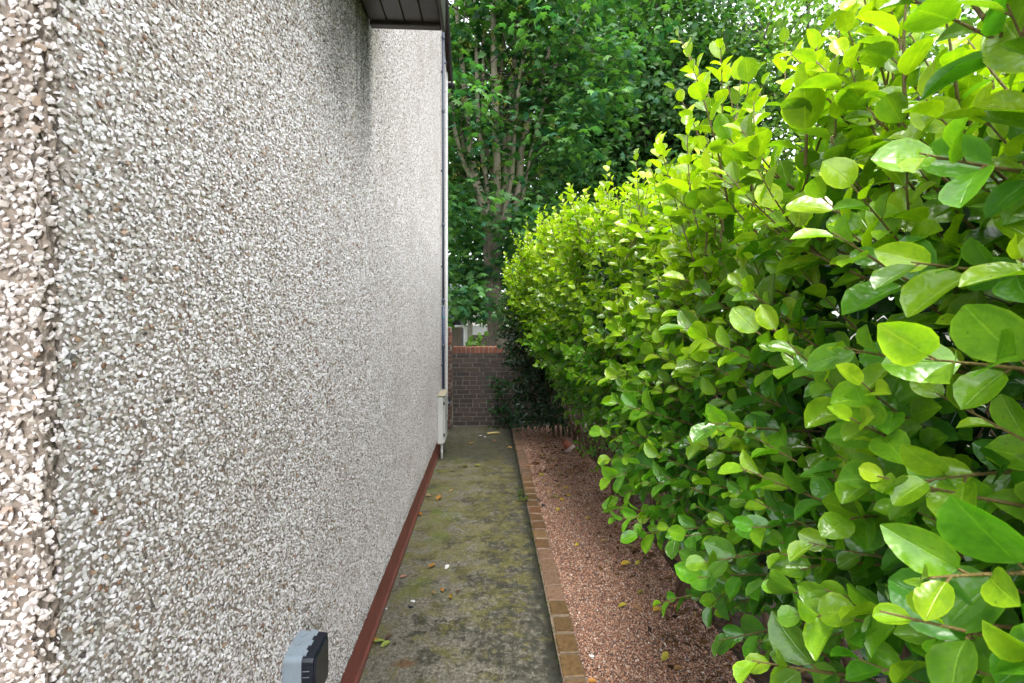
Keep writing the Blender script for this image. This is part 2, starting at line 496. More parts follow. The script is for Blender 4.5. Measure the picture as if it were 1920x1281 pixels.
# ------------------------------------------------------------------ leaf templates (x across, y along, z out)
def leaf_template(rows, cols, cup=0.10, droop=0.12, wave=0.0, seed=0, shape='oval'):
    rr = random.Random(seed)
    ph = rr.uniform(0, 6.28)
    v, uv = [], []
    for i in range(rows + 1):
        t = i / rows
        if shape == 'oval': t = 0.45*t + 0.55*(0.5 - 0.5*math.cos(math.pi*t))
        if shape == 'oval':        # obovate, blunt tip
            w = 0.5 * (max(0.0, math.sin(math.pi * min(1, t**0.92))) ** 0.55) * (0.88 + 0.18 * t)
        elif shape == 'long':
            w = 0.5 * (math.sin(math.pi * t) ** 0.75) * (0.95 + 0.1 * t)
        else:                      # heart
            w = 0.5 * (math.sin(math.pi * min(1, t**0.62)) ** 0.7)
        w = max(w, 0.03)
        for k in range(cols + 1):
            s = k / cols * 2 - 1
            x = s * w
            z = cup * (abs(s) ** 1.6) * w * 2 - droop * t * t + wave * math.sin(t * 9 + ph) * abs(s) * 0.5 * (1 if s > 0 else -0.7)
            v.append((x, t, z))
            uv.append((k / cols, t))
    f = []
    for i in range(rows):
        for k in range(cols):
            a = i * (cols + 1) + k
            f.append((a, a + 1, a + cols + 2, a + cols + 1))
    return np.array(v), f, np.array(uv)

def sycamore_template():
    ang = [(-90, .12), (-62, .55), (-40, .36), (-8, .72), (22, .42), (58, .80), (74, .50), (90, .92), (106, .50), (122, .80), (158, .42), (188, .72), (220, .36), (242, .55)]
    v = [(0, 0.42, 0.06)]
    for a, r in ang:
        x = r * 0.62 * math.cos(R(a)); y = 0.42 + r * 0.62 * math.sin(R(a))
        v.append((x, y, -0.22 * r * r))
    n = len(ang)
    f = [(0, 1 + i, 1 + (i + 1) % n) for i in range(n)]
    return np.array(v), f, np.array([(p[0] + .5, p[1]) for p in v])

def small_template():
    v = [(0, 0, 0), (-.40, .25, .03), (.40, .25, .03), (-.42, .66, .0), (.42, .66, .0), (-.16, .97, -.12), (.16, .97, -.12), (0, .45, -.05)]
    f = [(0, 2, 7), (0, 7, 1), (7, 2, 4), (7, 4, 6), (7, 6, 5), (7, 5, 3), (7, 3, 1)]
    return np.array(v, float), f, np.array([(p[0] + .5, p[1]) for p in v])

def nrm(a):
    return a / np.maximum(np.linalg.norm(a, axis=-1, keepdims=True), 1e-9)

def leaf_mass(name, P, D, N, L, W, tmpl, cols_, mat, parent=None):
    tv, tf, tuv = tmpl
    n = len(P)
    D = nrm(D)
    N = nrm(N - D * np.sum(N * D, axis=1, keepdims=True))
    S = np.cross(D, N)
    V = (P[:, None, :] + S[:, None, :] * (tv[None, :, 0:1] * W[:, None, None]) + D[:, None, :] * (tv[None, :, 1:2] * L[:, None, None])
         + N[:, None, :] * (tv[None, :, 2:3] * L[:, None, None])).reshape(-1, 3)
    off = np.array(wpos(parent)) if parent is not None else np.zeros(3)
    me = bpy.data.meshes.new(name)
    m = len(tv)
    ln = [len(f) for f in tf]
    loops1 = np.concatenate([np.array(f) for f in tf])
    loops = (np.arange(n)[:, None] * m + loops1[None, :]).ravel()
    st1 = np.concatenate([[0], np.cumsum(ln)[:-1]])
    starts = (np.arange(n)[:, None] * len(loops1) + st1[None, :]).ravel()
    me.vertices.add(len(V)); me.vertices.foreach_set('co', (V - off).ravel().astype(np.float32))
    me.loops.add(len(loops)); me.loops.foreach_set('vertex_index', loops.astype(np.int32))
    me.polygons.add(len(starts)); me.polygons.foreach_set('loop_start', starts.astype(np.int32))
    me.update(calc_edges=True)
    me.polygons.foreach_set('use_smooth', np.ones(len(starts), bool))
    uvl = me.uv_layers.new(name='UVMap')
    uvs = np.tile(tuv[loops1], (n, 1))
    uvl.data.foreach_set('uv', uvs.ravel().astype(np.float32))
    at_ = me.attributes.new('col', 'FLOAT_COLOR', 'FACE')
    cc = np.repeat(np.concatenate([cols_, np.ones((n, 1))], axis=1), len(tf), axis=0)
    at_.data.foreach_set('color', cc.ravel().astype(np.float32))
    me.materials.append(mat)
    me.validate()
    return link(name, me, parent, (0, 0, 0) if parent is not None else None)

# ------------------------------------------------------------------ stones and the point instancer
def stone_mesh(name, seed, mat, flat=0.6, pts=11, longer=1.25):
    rr = random.Random(seed)
    bm = bmesh.new()
    for _ in range(pts):
        while True:
            p = Vector((rr.uniform(-1, 1), rr.uniform(-1, 1), rr.uniform(-1, 1)))
            if 0.2 < p.length: break
        p.normalize()
        p *= rr.uniform(0.85, 1.0)
        bm.verts.new((p.x * 0.5 * longer, p.y * 0.5, p.z * 0.5 * flat))
    r = bmesh.ops.convex_hull(bm, input=bm.verts[:])
    bmesh.ops.delete(bm, geom=[g for g in r['geom_interior'] if isinstance(g, bmesh.types.BMVert)], context='VERTS')
    bmesh.ops.recalc_face_normals(bm, faces=bm.faces[:])
    me = bpy.data.meshes.new(name)
    bm.to_mesh(me); bm.free()
    me.materials.append(mat)
    me.polygons.foreach_set('use_smooth', [False] * len(me.polygons))
    return me

def instancer(name, P, ROT, SCL, VID, meshes, mat, parent=None):
    me = bpy.data.meshes.new(name)
    off = np.array(wpos(parent)) if parent is not None else np.zeros(3)
    me.vertices.add(len(P)); me.vertices.foreach_set('co', (P - off).ravel().astype(np.float32))
    for nm, arr in (('rot', ROT), ('scl', SCL)):
        a = me.attributes.new(nm, 'FLOAT_VECTOR', 'POINT'); a.data.foreach_set('vector', arr.ravel().astype(np.float32))
    a = me.attributes.new('vid', 'INT', 'POINT'); a.data.foreach_set('value', VID.astype(np.int32))
    me.materials.append(mat)
    me.update()
    o = link(name, me, parent, (0, 0, 0) if parent is not None else None)
    src = bpy.data.collections.new(name + '_shapes')
    for i, q in enumerate(meshes):
        so = bpy.data.objects.new('%s_shape_%02d' % (name, i), q)
        src.objects.link(so)
    ng = bpy.data.node_groups.new(name + '_scatter', 'GeometryNodeTree')
    ng.interface.new_socket('Geometry', in_out='INPUT', socket_type='NodeSocketGeometry')
    ng.interface.new_socket('Geometry', in_out='OUTPUT', socket_type='NodeSocketGeometry')
    gi = ng.nodes.new('NodeGroupInput'); go = ng.nodes.new('NodeGroupOutput')
    ci = ng.nodes.new('GeometryNodeCollectionInfo')
    ci.inputs['Collection'].default_value = src
    ci.inputs['Separate Children'].default_value = True
    ci.inputs['Reset Children'].default_value = True
    ip = ng.nodes.new('GeometryNodeInstanceOnPoints')
    ip.inputs['Pick Instance'].default_value = True
    def na(nm, t):
        q = ng.nodes.new('GeometryNodeInputNamedAttribute'); q.data_type = t
        q.inputs['Name'].default_value = nm
        return next(s for s in q.outputs if s.enabled and s.name == 'Attribute')
    L_ = ng.links
    L_.new(gi.outputs[0], ip.inputs['Points'])
    L_.new(ci.outputs[0], ip.inputs['Instance'])
    L_.new(na('vid', 'INT'), ip.inputs['Instance Index'])
    L_.new(na('rot', 'FLOAT_VECTOR'), ip.inputs['Rotation'])
    L_.new(na('scl', 'FLOAT_VECTOR'), ip.inputs['Scale'])
    L_.new(ip.outputs[0], go.inputs[0])
    md = o.modifiers.new('scatter', 'NODES'); md.node_group = ng
    return o

def jitter_grid(a0, a1, b0, b1, step, j=0.42):
    na_, nb = max(1, int((a1 - a0) / step)), max(1, int((b1 - b0) / step))
    A, B = np.meshgrid((np.arange(na_) + .5) / na_, (np.arange(nb) + .5) / nb, indexing='ij')
    A = A + (rng.random(A.shape) - .5) * 2 * j / na_
    B = B + (rng.random(B.shape) - .5) * 2 * j / nb
    return (a0 + A * (a1 - a0)).ravel(), (b0 + B * (b1 - b0)).ravel()

# ================================================================== THE SETTING
o = MB().box(-300, 300, -300, 300, -0.4, -0.06).build('ground', M['ground']); tag(o, kind='structure')
# concrete path slab with a slightly uneven top
bm = bmesh.new()
nx, ny = 18, 150
grid = []
for j in range(ny + 1):
    row = []
    for i in range(nx + 1):
        X = -0.72 + (0.372 + 0.72) * i / nx
        Y = -2.2 + 9.8 * j / ny
        z = 0.004 * math.sin(Y * 1.7 + X * 3) + 0.002 * math.sin(X * 13 + Y * 5)
        if X > 0.25: z -= 0.004
        if Y > 6.35: z -= 0.010
        if i == nx: z -= 0.006; X += 0.004 * math.sin(Y * 9) + 0.002 * math.sin(Y * 31)
        row.append(bm.verts.new((X, Y, z)))
    grid.append(row)
for j in range(ny):
    for i in range(nx):
        bm.faces.new((grid[j][i], grid[j][i+1], grid[j+1][i+1], grid[j+1][i]))
bnd = [e for e in bm.edges if e.is_boundary]
ex = bmesh.ops.extrude_edge_only(bm, edges=bnd)
for g in ex['geom']:
    if isinstance(g, bmesh.types.BMVert): g.co.z = -0.12
bmesh.ops.recalc_face_normals(bm, faces=bm.faces[:])
me = bpy.data.meshes.new('path'); bm.to_mesh(me); bm.free()
me.materials.append(M['path']); me.polygons.foreach_set('use_smooth', [True]*len(me.polygons))
path = link('path', me); tag(path, kind='structure')

# kerb of small bricks bedded in mortar
kerb = MB().box(0.376, 0.497, -2.2, 7.58, -0.12, -0.003).build('brick_kerb', M['kerb_mortar']); tag(kerb, kind='structure')
y = -0.4
k = 0
while y < 7.5:
    ln = 0.158 + random.uniform(-0.006, 0.006)
    old = 2.85 < y < 3.55 or y > 5.05
    cx = 0.437 + random.uniform(-0.005, 0.005) + (0.006 if 2.4 < y < 3.3 else 0)
    mb = MB().rbox(cx-0.056, cx+0.056, y+0.005, y+ln-0.005, -0.08, 0.004 + random.uniform(-0.003, 0.003), 0.006, 0.0022)
    mb.build('brick', M['kerb_smear'] if old else M['kerb_brick'], kerb, origin=(cx, y+ln/2, 0))
    y += ln; k += 1

# gravel
gb = MB().box(0.50, 1.34, -2.2, 7.58, -0.2, -0.028).build('gravel_bed', M['gravel_bed']); tag(gb, kind='structure')
gs = [stone_mesh('gravel_stone_%d' % i, 100+i, M['gravel'], 0.7, 9, 1.2) for i in range(8)]
GX, GY = [], []
for y0, y1, st in ((0.9, 3.2, 0.0068), (3.2, 5.2, 0.0085), (5.2, 7.55, 0.0115)):
    a, b_ = jitter_grid(0.497, 1.34, y0, y1, st)
    GX.append(a); GY.append(b_)
GX, GY = np.concatenate(GX), np.concatenate(GY)
keep = rng.random(len(GX)) < 0.93
GX, GY = GX[keep], GY[keep]
n = len(GX)
gp = np.stack([GX, GY, -0.024 + rng.random(n)*0.008 + 0.012*np.clip((GX-0.9)/0.4, 0, 1)**2 + 0.004*np.sin(GX*9+GY*4)], axis=1)
s_ = (0.0062 + 0.0098*rng.random(n)**2.6) * np.where(GY > 5.2, 1.45, np.where(GY > 3.2, 1.2, 1.0))
gst = instancer('gravel', gp, rng.uniform(-3.14, 3.14, (n, 3))*np.array([0.25, 0.25, 1]), np.stack([s_, s_*rng.uniform(.8, 1.2, n), s_], axis=1), rng.integers(0, 8, n), gs, M['gravel'])
tag(gst, 'pink and grey gravel filling the bed under the hedge', 'gravel', kind='stuff')

so = MB().box(1.34, 3.2, -2.2, 7.58, -0.2, -0.02).build('soil', M['soil']); tag(so, kind='structure')

# ================================================================== HOUSE
HX = -0.652        # face of the render
HY0, HY1 = 0.705, 7.06
house = empty('house', (-3.6, 3.9, 0))
tag(house, 'house with white pebbledash side wall, red plinth and dark eaves', 'house')
EZ, RZ, RY = 5.6, 8.1, 3.88
prof = [(HY0 + 0.02, 0.235), (HY1, 0.235), (HY1, EZ), (RY, RZ), (HY0 + 0.02, EZ)]
side = MB().prism(prof, 'x', HX - 0.28, HX).build('side_wall', M['mortar_dash'], house)
front = MB().box(-6.6, HX - 0.281, HY0, HY0 + 0.28, 0.235, EZ).box(HX - 0.2805, HX - 0.019, HY0, HY0 + 0.0195, 0.235, EZ).build('front_wall', M['mortar_brown'], house)
rear = MB().box(-6.6, HX - 0.28, HY1 - 0.28, HY1, 0.235, EZ).build('rear_wall', M['mortar_dash'], house)
MB().prism(prof, 'x', -6.88, -6.6).build('gable_wall', M['mortar_dash'], house)
# plinth with a small splayed foot
pp = [(-0.98, -0.1), (-0.648, -0.1), (-0.648, 0.030), (-0.660, 0.046), (-0.660, 0.236), (-0.98, 0.236)]
MB().prism(pp, 'y', HY0 + 0.02, HY1 - 0.02).build('plinth', M['plinth'], house)
MB().box(-6.6, -0.982, HY0 + 0.02, HY0 + 0.25, -0.1, 0.236).build('plinth', M['plinth'], house)

# the corner of the render is a lumpy rounded ridge of bare mortar
cv, cf = [], []
nzc, nac = 340, 8
for j in range(nzc + 1):
    z = 0.24 + 3.2 * j / nzc
    for i in range(nac + 1):
        a = R(-90 + 90 * i / nac)
        r_ = 0.0190 + 0.0035*math.sin(z*37 + i) + 0.0045*math.sin(z*91 + 2.3*i + 2*math.sin(z*23)) + 0.004*math.sin(z*171 + 4*i) + random.uniform(-.003, .003) - (0.010 if i in (0, nac) else 0)
        cv.append((HX - 0.018 + r_*math.cos(a), HY0 + 0.018 + r_*math.sin(a), z))
for j in range(nzc):
    for i in range(nac):
        q = j*(nac+1) + i
        cf.append((q, q+1, q+nac+2, q+nac+1))
MB().raw(cv, cf).build('corner_ridge', M['mortar_brown'], house, True)

# spar chips of the pebbledash
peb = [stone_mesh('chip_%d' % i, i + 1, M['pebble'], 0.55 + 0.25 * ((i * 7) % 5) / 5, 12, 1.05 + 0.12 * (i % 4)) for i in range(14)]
pa, pb = jitter_grid(HY0 + 0.012, HY1, 0.245, EZ + 0.3, 0.0080, 0.48)
dcam = pa
vis = (pb < 1.85 + 0.85 * pa + 1.1) & (pb > 1.85 - 0.98 * pa - 1.4)
corner = np.exp(-((pa - HY0 - 0.012) / 0.018) ** 2)
keep = vis & (rng.random(len(pa)) < 0.96 - 0.40 * corner)
pa, pb = pa[keep], pb[keep]
n1 = len(pa)
P1 = np.stack([np.full(n1, HX) + 0.0005 + 0.0035 * rng.random(n1), pa, pb], axis=1)
# front face
qa, qb = jitter_grid(-1.75, HX - 0.004, 0.245, 3.35, 0.0092, 0.48)
corner2 = np.exp(-((qa - HX) / 0.02) ** 2)
keep = rng.random(len(qa)) < 0.93 - 0.4 * corner2
qa, qb = qa[keep], qb[keep]
n2 = len(qa)
P2 = np.stack([qa, np.full(n2, HY0) - 0.0005 - 0.0035 * rng.random(n2), qb], axis=1)
na3 = 1500
aa = rng.uniform(R(-90), 0, na3)
P3 = np.stack([HX - 0.018 + 0.0215*np.cos(aa), HY0 + 0.018 + 0.0215*np.sin(aa), rng.uniform(0.26, 3.3, na3)], axis=1)
P2 = np.concatenate([P2, P3]); n2 = len(P2)
def stone_sizes(n):
    s = 0.0072 + 0.0068 * rng.random(n) ** 1.9
    return np.stack([s, s * rng.uniform(.8, 1.15, n), s * rng.uniform(.62, .9, n)], axis=1)
# flat side of the chip lies against the wall: tip the local z axis to the face normal, then spin
def wall_rot(n, face):
    spin = rng.uniform(-math.pi, math.pi, n)
    out = np.zeros((n, 3))
    tx, ty = rng.normal(0, 0.38, n), rng.normal(0, 0.38, n)
    base = Matrix.Rotation(R(90), 3, 'Y') if face == 'x' else Matrix.Rotation(R(90), 3, 'X')
    B = np.array(base)
    cs, sn = np.cos(spin), np.sin(spin)
    Rz = np.zeros((n, 3, 3)); Rz[:, 0, 0] = cs; Rz[:, 0, 1] = -sn; Rz[:, 1, 0] = sn; Rz[:, 1, 1] = cs; Rz[:, 2, 2] = 1
    Rx = np.zeros((n, 3, 3)); Rx[:, 0, 0] = 1; Rx[:, 1, 1] = np.cos(tx); Rx[:, 1, 2] = -np.sin(tx); Rx[:, 2, 1] = np.sin(tx); Rx[:, 2, 2] = np.cos(tx)
    Ry = np.zeros((n, 3, 3)); Ry[:, 1, 1] = 1; Ry[:, 0, 0] = np.cos(ty); Ry[:, 0, 2] = np.sin(ty); Ry[:, 2, 0] = -np.sin(ty); Ry[:, 2, 2] = np.cos(ty)
    Mx = B[None] @ Rx @ Ry @ Rz
    out[:, 0] = np.arctan2(Mx[:, 2, 1], Mx[:, 2, 2])
    out[:, 1] = -np.arcsin(np.clip(Mx[:, 2, 0], -1, 1))
    out[:, 2] = np.arctan2(Mx[:, 1, 0], Mx[:, 0, 0])
    return out
S1, S2 = stone_sizes(n1), stone_sizes(n2) * 1.12
R1, R2 = wall_rot(n1, 'x'), wall_rot(n2, 'y')
V1, V2 = rng.integers(0, 14, n1), rng.integers(0, 14, n2)
# the chips that show largest in the picture are objects of their own
def project(P):
    d = P[:, 0] * SY + P[:, 1] * CY
    u = (P[:, 0] * CY - P[:, 1] * SY) / np.maximum(d, 1e-3)
    v = (P[:, 2] - 1.85) / np.maximum(d, 1e-3)
    return 960 + u * FPX, 590 - v * FPX, d
def biggest(P, S, k, foreshorten):
    x, y, d = project(P)
    inside = (x > 2) & (x < 1918) & (y > 2) & (y < 1278) & (d > 0.1)
    size = np.where(inside, S[:, 0] / np.maximum(d, 1e-3) * foreshorten, 0)
    return np.argsort(-size)[:k], size
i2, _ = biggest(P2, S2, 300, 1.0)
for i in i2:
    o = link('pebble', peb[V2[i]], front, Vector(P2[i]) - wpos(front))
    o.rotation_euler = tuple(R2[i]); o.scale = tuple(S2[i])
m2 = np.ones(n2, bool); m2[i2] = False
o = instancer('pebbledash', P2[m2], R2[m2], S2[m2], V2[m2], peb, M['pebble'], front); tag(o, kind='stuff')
i1, _ = biggest(P1, S1 * np.sqrt(0.3), 300, 0.64 / np.maximum(0.64, P1[:, 1]) + 0.2)
for i in i1:
    o = link('pebble', peb[V1[i]], side, Vector(P1[i]) - wpos(side))
    o.rotation_euler = tuple(R1[i]); o.scale = tuple(S1[i])
m1 = np.ones(n1, bool); m1[i1] = False
o = instancer('pebbledash', P1[m1], R1[m1], S1[m1], V1[m1], peb, M['pebble'], side); tag(o, kind='stuff')

# boxed eaves of the front roof, ending 2.5 m along the wall
EX0, EX1, EY0, EY1, EZ0 = HX + 0.016, -0.236, -0.04, 2.50, 3.41  # front overhang deepened to shade the front wall
nb = 4
w_ = (EX1 - 0.022 - EX0) / nb
for i in range(nb):
    MB().rbox(EX0 + i*w_ + 0.003, EX0 + (i+1)*w_ - 0.003, EY0 + 0.03, EY1 - 0.045, EZ0 + 0.012, EZ0 + 0.022, 0.002).build('soffit_board', M['soffit'], house)
MB().box(EX0, EX1 - 0.022, EY0 + 0.03, EY1 - 0.03, EZ0 + 0.024, EZ0 + 0.03).build('soffit_backing', M['black'], house)
MB().rbox(EX1 - 0.020, EX1, EY0, EY1, EZ0 - 0.012, EZ0 + 0.2, 0.004).build('fascia_board', M['fascia'], house)
MB().rbox(EX0, EX1 - 0.021, EY1 - 0.042, EY1, EZ0 - 0.006, EZ0 + 0.2, 0.004).build('end_board', M['fascia'], house)
MB().rbox(EX0, EX1 - 0.021, EY0, EY0 + 0.028, EZ0 - 0.006, EZ0 + 0.2, 0.004).build('end_board', M['fascia'], house)
MB().prism([(EX0, EZ0+0.203), (EX1+0.04, EZ0+0.203), (EX1+0.04, EZ0+0.225), (EX0, EZ0+0.42)], 'y', EY0-0.03, EY1+0.02).build('eaves_roof', M['roof'], house)

# unseen boxed eaves added along the front to shade the front wall
fx = EX0 - 0.003
k = 0
while fx > -6.5:
    MB().rbox(fx - 0.097, fx, EY0 + 0.03, HY0 - 0.02, EZ0 + 0.012, EZ0 + 0.022, 0.002).build('soffit_board', M['soffit'], house)
    fx -= 0.1
MB().box(-6.6, EX0 - 0.003, EY0 + 0.03, HY0 - 0.02, EZ0 + 0.024, EZ0 + 0.03).build('soffit_backing', M['black'], house)
MB().rbox(-6.6, EX0 - 0.001, EY0, EY0 + 0.028, EZ0 - 0.006, EZ0 + 0.2, 0.004).build('fascia_board', M['fascia'], house)
MB().prism([(EY0 - 0.04, EZ0+0.203), (EY0 - 0.04, EZ0+0.225), (HY0 - 0.003, EZ0+0.50), (HY0 - 0.003, EZ0+0.203)], 'x', -6.6, EX0 - 0.002).build('eaves_roof', M['roof'], house)

# main roof and verge
sl = (RZ - EZ) / (HY1 - RY)
def slab(ya, za, yb, zb, t, x0, x1, name, m):
    MB().prism([(ya, za), (yb, zb), (yb, zb + t), (ya, za + t)], 'x', x0, x1).build(name, m, house)
slab(HY1 + 0.12, EZ - 0.12*sl + 0.02, RY, RZ + 0.02, 0.14, -6.95, -0.588, 'roof', M['roof'])
slab(HY0 - 0.26, EZ - 0.26*sl + 0.02, RY - 0.003, RZ + 0.02, 0.14, -6.95, -0.588, 'roof', M['roof'])
slab(HY1 + 0.13, EZ - 0.13*sl - 0.12, RY, RZ - 0.12, 0.25, -0.586, -0.560, 'bargeboard', M['black'])
slab(HY0 - 0.27, EZ - 0.27*sl - 0.12, RY - 0.003, RZ - 0.12, 0.25, -0.586, -0.560, 'bargeboard', M['black'])
MB().tube([(-6.9, HY1+0.19, EZ-0.10), (-0.535, HY1+0.19, EZ-0.10)], 0.055, 10).build('gutter', M['black'], house)

# ---- service pipe up the side wall
pipe = empty('service_pipe', (-0.618, 6.22, 0))
tag(pipe, 'thin grey and blue service pipe rising up the pebbledash wall above the meter box', 'pipe')
px_, py_ = -0.616, 6.22
MB().tube([(px_, py_, 1.98), (px_, py_, 6.0)], 0.017, 10).build('pipe_length', M['pipe_grey'], pipe, True)
MB().tube([(px_, py_, 0.84), (px_, py_, 1.975)], 0.018, 10).build('pipe_length', M['pipe_blue'], pipe, True)
MB().tube([(px_, py_, 1.80), (px_, py_, 1.83)], 0.0195, 10).build('tape', M['teal'], pipe, True)
for z in (1.4, 2.02, 3.05, 4.6, 5.6):
    MB().tube([(px_, py_, z), (px_, py_, z+0.05)], 0.022, 10).build('coupling', M['pipe_grey'], pipe, True)
for z in (1.15, 2.5, 3.8, 5.15):
    MB().rbox(HX, px_ - 0.012, py_ - 0.018, py_ + 0.018, z, z + 0.022, 0.003).build('clip', M['pipe_grey'], pipe)
MB().tube([(px_, py_, 5.28), (px_+0.035, py_+0.02, 5.3)], 0.016, 8).build('elbow', M['pipe_grey'], pipe, True)
# pale corner bead at the far end of the wall belongs to the house
MB().box(HX - 0.01, HX + 0.022, HY1 - 0.06, HY1 + 0.006, 0.24, EZ - 0.02).build('corner_bead', M['white_wall'], house)

# ---- meter box
mbx = empty('meter_box', (-0.60, 6.0, 0.5))
tag(mbx, 'white utility meter box fixed low on the pebbledash wall', 'meter box')
MB().rbox(HX + 0.002, -0.575, 5.80, 6.20, 0.20, 0.81, 0.010).build('case', M['box_white'], mbx)
MB().rbox(-0.573, -0.558, 5.815, 6.185, 0.215, 0.795, 0.006).build('door', M['box_white'], mbx)
MB().rbox(HX + 0.002, -0.552, 5.79, 6.21, 0.813, 0.826, 0.004).build('top_ledge', M['box_yellow'], mbx)
for z in (0.30, 0.70):
    MB().rbox(-0.5765, -0.5565, 5.806, 5.814, z, z + 0.04, 0.002).build('hinge', M['black'], mbx)
MB().disc((-0.557, 6.10, 0.50), (1, 0, 0), 0.012, 0.006).build('lock', M['black'], mbx)
MB().tube([(-0.60, 5.86, -0.02), (-0.60, 5.86, 0.198)], 0.016, 10).build('supply_pipe', M['box_white'], mbx, True)

# ---- outdoor socket box
sk = empty('socket_box', (-0.60, 1.53, 0.68))
tag(sk, 'weatherproof socket box with grey base and dark cover on the pebbledash wall', 'socket box')
def rprism(y0, y1, z0, z1, x0, x1, r, n=5, tap=0.0):
    pr = []
    for (cy, cz, a0) in ((y1-r, z1-r, 0), (y0+r, z1-r, 90), (y0+r, z0+r, 180), (y1-r, z0+r, 270)):
        for i in range(n+1):
            a = R(a0 + 90*i/n); pr.append((cy + r*math.cos(a), cz + r*math.sin(a)))
    m_ = MB(); cy, cz = (y0+y1)/2, (z0+z1)/2; N_ = len(pr)
    pr2 = [(cy + (p[0]-cy)*(1-tap), cz + (p[1]-cz)*(1-tap)) for p in pr]
    return m_.raw([(x0, *p) for p in pr] + [(x1, *p) for p in pr2],
                  [tuple(range(N_)), tuple(range(N_, 2*N_))[::-1]] + [(i, (i+1) % N_, N_+(i+1) % N_, N_+i) for i in range(N_)])
sy0, sy1, sz0, sz1 = 1.462, 1.605, 0.595, 0.765
rprism(sy0, sy1, sz0, sz1, HX, -0.606, 0.016, tap=0.01).build('base', M['socket_grey'], sk)
rprism(sy0-0.001, sy1+0.001, sz0-0.001, sz1+0.001, -0.6055, -0.590, 0.016).build('rim', M['socket_grey'], sk)
rprism(sy0+0.002, sy1-0.002, sz0+0.002, sz1-0.002, -0.5895, -0.556, 0.018, tap=0.04).build('cover', M['socket_dark'], sk)
rprism(sy0+0.012, sy1-0.012, sz0+0.012, sz1-0.012, -0.5559, -0.550, 0.014, tap=0.06).build('cover_face', M['socket_dark'], sk)
for yy in (1.488, 1.5335, 1.579):
    MB().rbox(-0.5903, -0.582, yy - 0.011, yy + 0.011, sz1 - 0.006, sz1 + 0.0014, 0.001).build('catch', M['socket_grey'], sk)
for yy in (1.492, 1.534, 1.576):
    MB().disc((-0.629, yy, sz1 - 0.0006), (0, 0, 1), 0.0125, 0.0022, 18).build('knockout', M['socket_grey'], sk)
MB().disc((-0.629, sy0 + 0.0006, 0.70), (0, -1, 0), 0.0135, 0.0026, 18).build('knockout', M['socket_grey'], sk)
for zz in (0.703, 0.722):
    MB().box(-0.587, -0.5665, sy0 + 0.0010, sy0 + 0.0032, zz, zz + 0.0018).build('groove', M['socket_line'], sk)

# ================================================================== WALLS AT THE END
def brick_course_wall(name, label, X0, X1, Yf, depth, rows, mats, headers=(), z0=0.0, coping=None, parent_kind=None, cat='wall', course=0.075, detail=True):
    root = empty(name, ((X0+X1)/2, Yf + depth/2, 0))
    tag(root, label, cat)
    H = rows*course
    MB().box(X0 + 0.012, X1 - 0.012, Yf + 0.007, Yf + depth - 0.007, z0 - 0.1, z0 + H).build('mortar', M['brick_mortar'], root)
    for r in range(rows):
        step = 0.1125 if r in headers else 0.225
        x = X0 - (step/2 if r % 2 else 0.0) - (0.05 if r % 4 > 1 else 0)
        while x < X1 - 0.01:
            a, b_ = max(x, X0), min(x + step, X1)
            if b_ - a > 0.03:
                j = random.uniform(-0.0015, 0.0015)
                z = z0 + r*course
                MB().rbox(a + 0.005, b_ - 0.005, Yf + j, Yf + (depth if name == 'brick_pier' else 0.1), z + 0.005, z + course - 0.005, 0.0025).build('brick', mats[0] if r < rows*0.8 or len(mats) == 1 else mats[1], root, origin=((a+b_)/2, Yf+0.05, z+course/2))
            x += step
    if coping:
        zt = z0 + H
        MB().box(X0 + 0.012, X1 - 0.012, Yf + 0.014, Yf + depth - 0.014, zt + 0.001, zt + 0.094).build('mortar', M['brick_mortar'], root)
        x = X0
        while x < X1 - 0.02:
            b_ = min(x + 0.075, X1)
            MB().rbox(x + 0.0055, b_ - 0.0055, Yf - 0.004 + random.uniform(-.002, .002), Yf + depth + 0.003, zt + 0.008, zt + 0.112 + random.uniform(-.003, .002), 0.004, 0.001).build('coping_brick', coping, root, origin=((x+b_)/2, Yf + depth/2, zt + 0.06))
            x += 0.075
    return root
brick_course_wall('garden_wall', 'low dark brick garden wall with red brick coping closing the path', -0.60, 1.65, 7.60, 0.215, 16, [M['dark_brick']], (4, 9), coping=M['red_brick'])
pier = brick_course_wall('brick_pier', 'narrow brown brick pier between the house corner and the low wall', -0.95, -0.603, 7.34, 0.258, 22, [M['brown_brick'], M['red_brick']])
kb = empty('wall_fitting', (-0.63, 7.33, 0.52))
tag(kb, 'small black box fixed to the brick pier beside the meter box', 'fitting')
kq = [(px, 0) for px in (0,)]
MB().rbox(-0.665, -0.618, 7.30, 7.3365, 0.39, 0.56, 0.012).build('case', M['black'], kb)
MB().rbox(-0.655, -0.628, 7.294, 7.2995, 0.43, 0.46, 0.002).build('latch', M['socket_grey'], kb)
kb2 = empty('wall_fitting', (-0.65, 7.33, 1.53))
tag(kb2, 'small dark bracket high on the brick pier near its red bricks', 'fitting')
MB().rbox(-0.672, -0.640, 7.305, 7.3365, 1.44, 1.60, 0.008).build('plate', M['shed'], kb2)
MB().rbox(-0.664, -0.648, 7.297, 7.3045, 1.50, 1.54, 0.002).build('latch', M['socket_grey'], kb2)

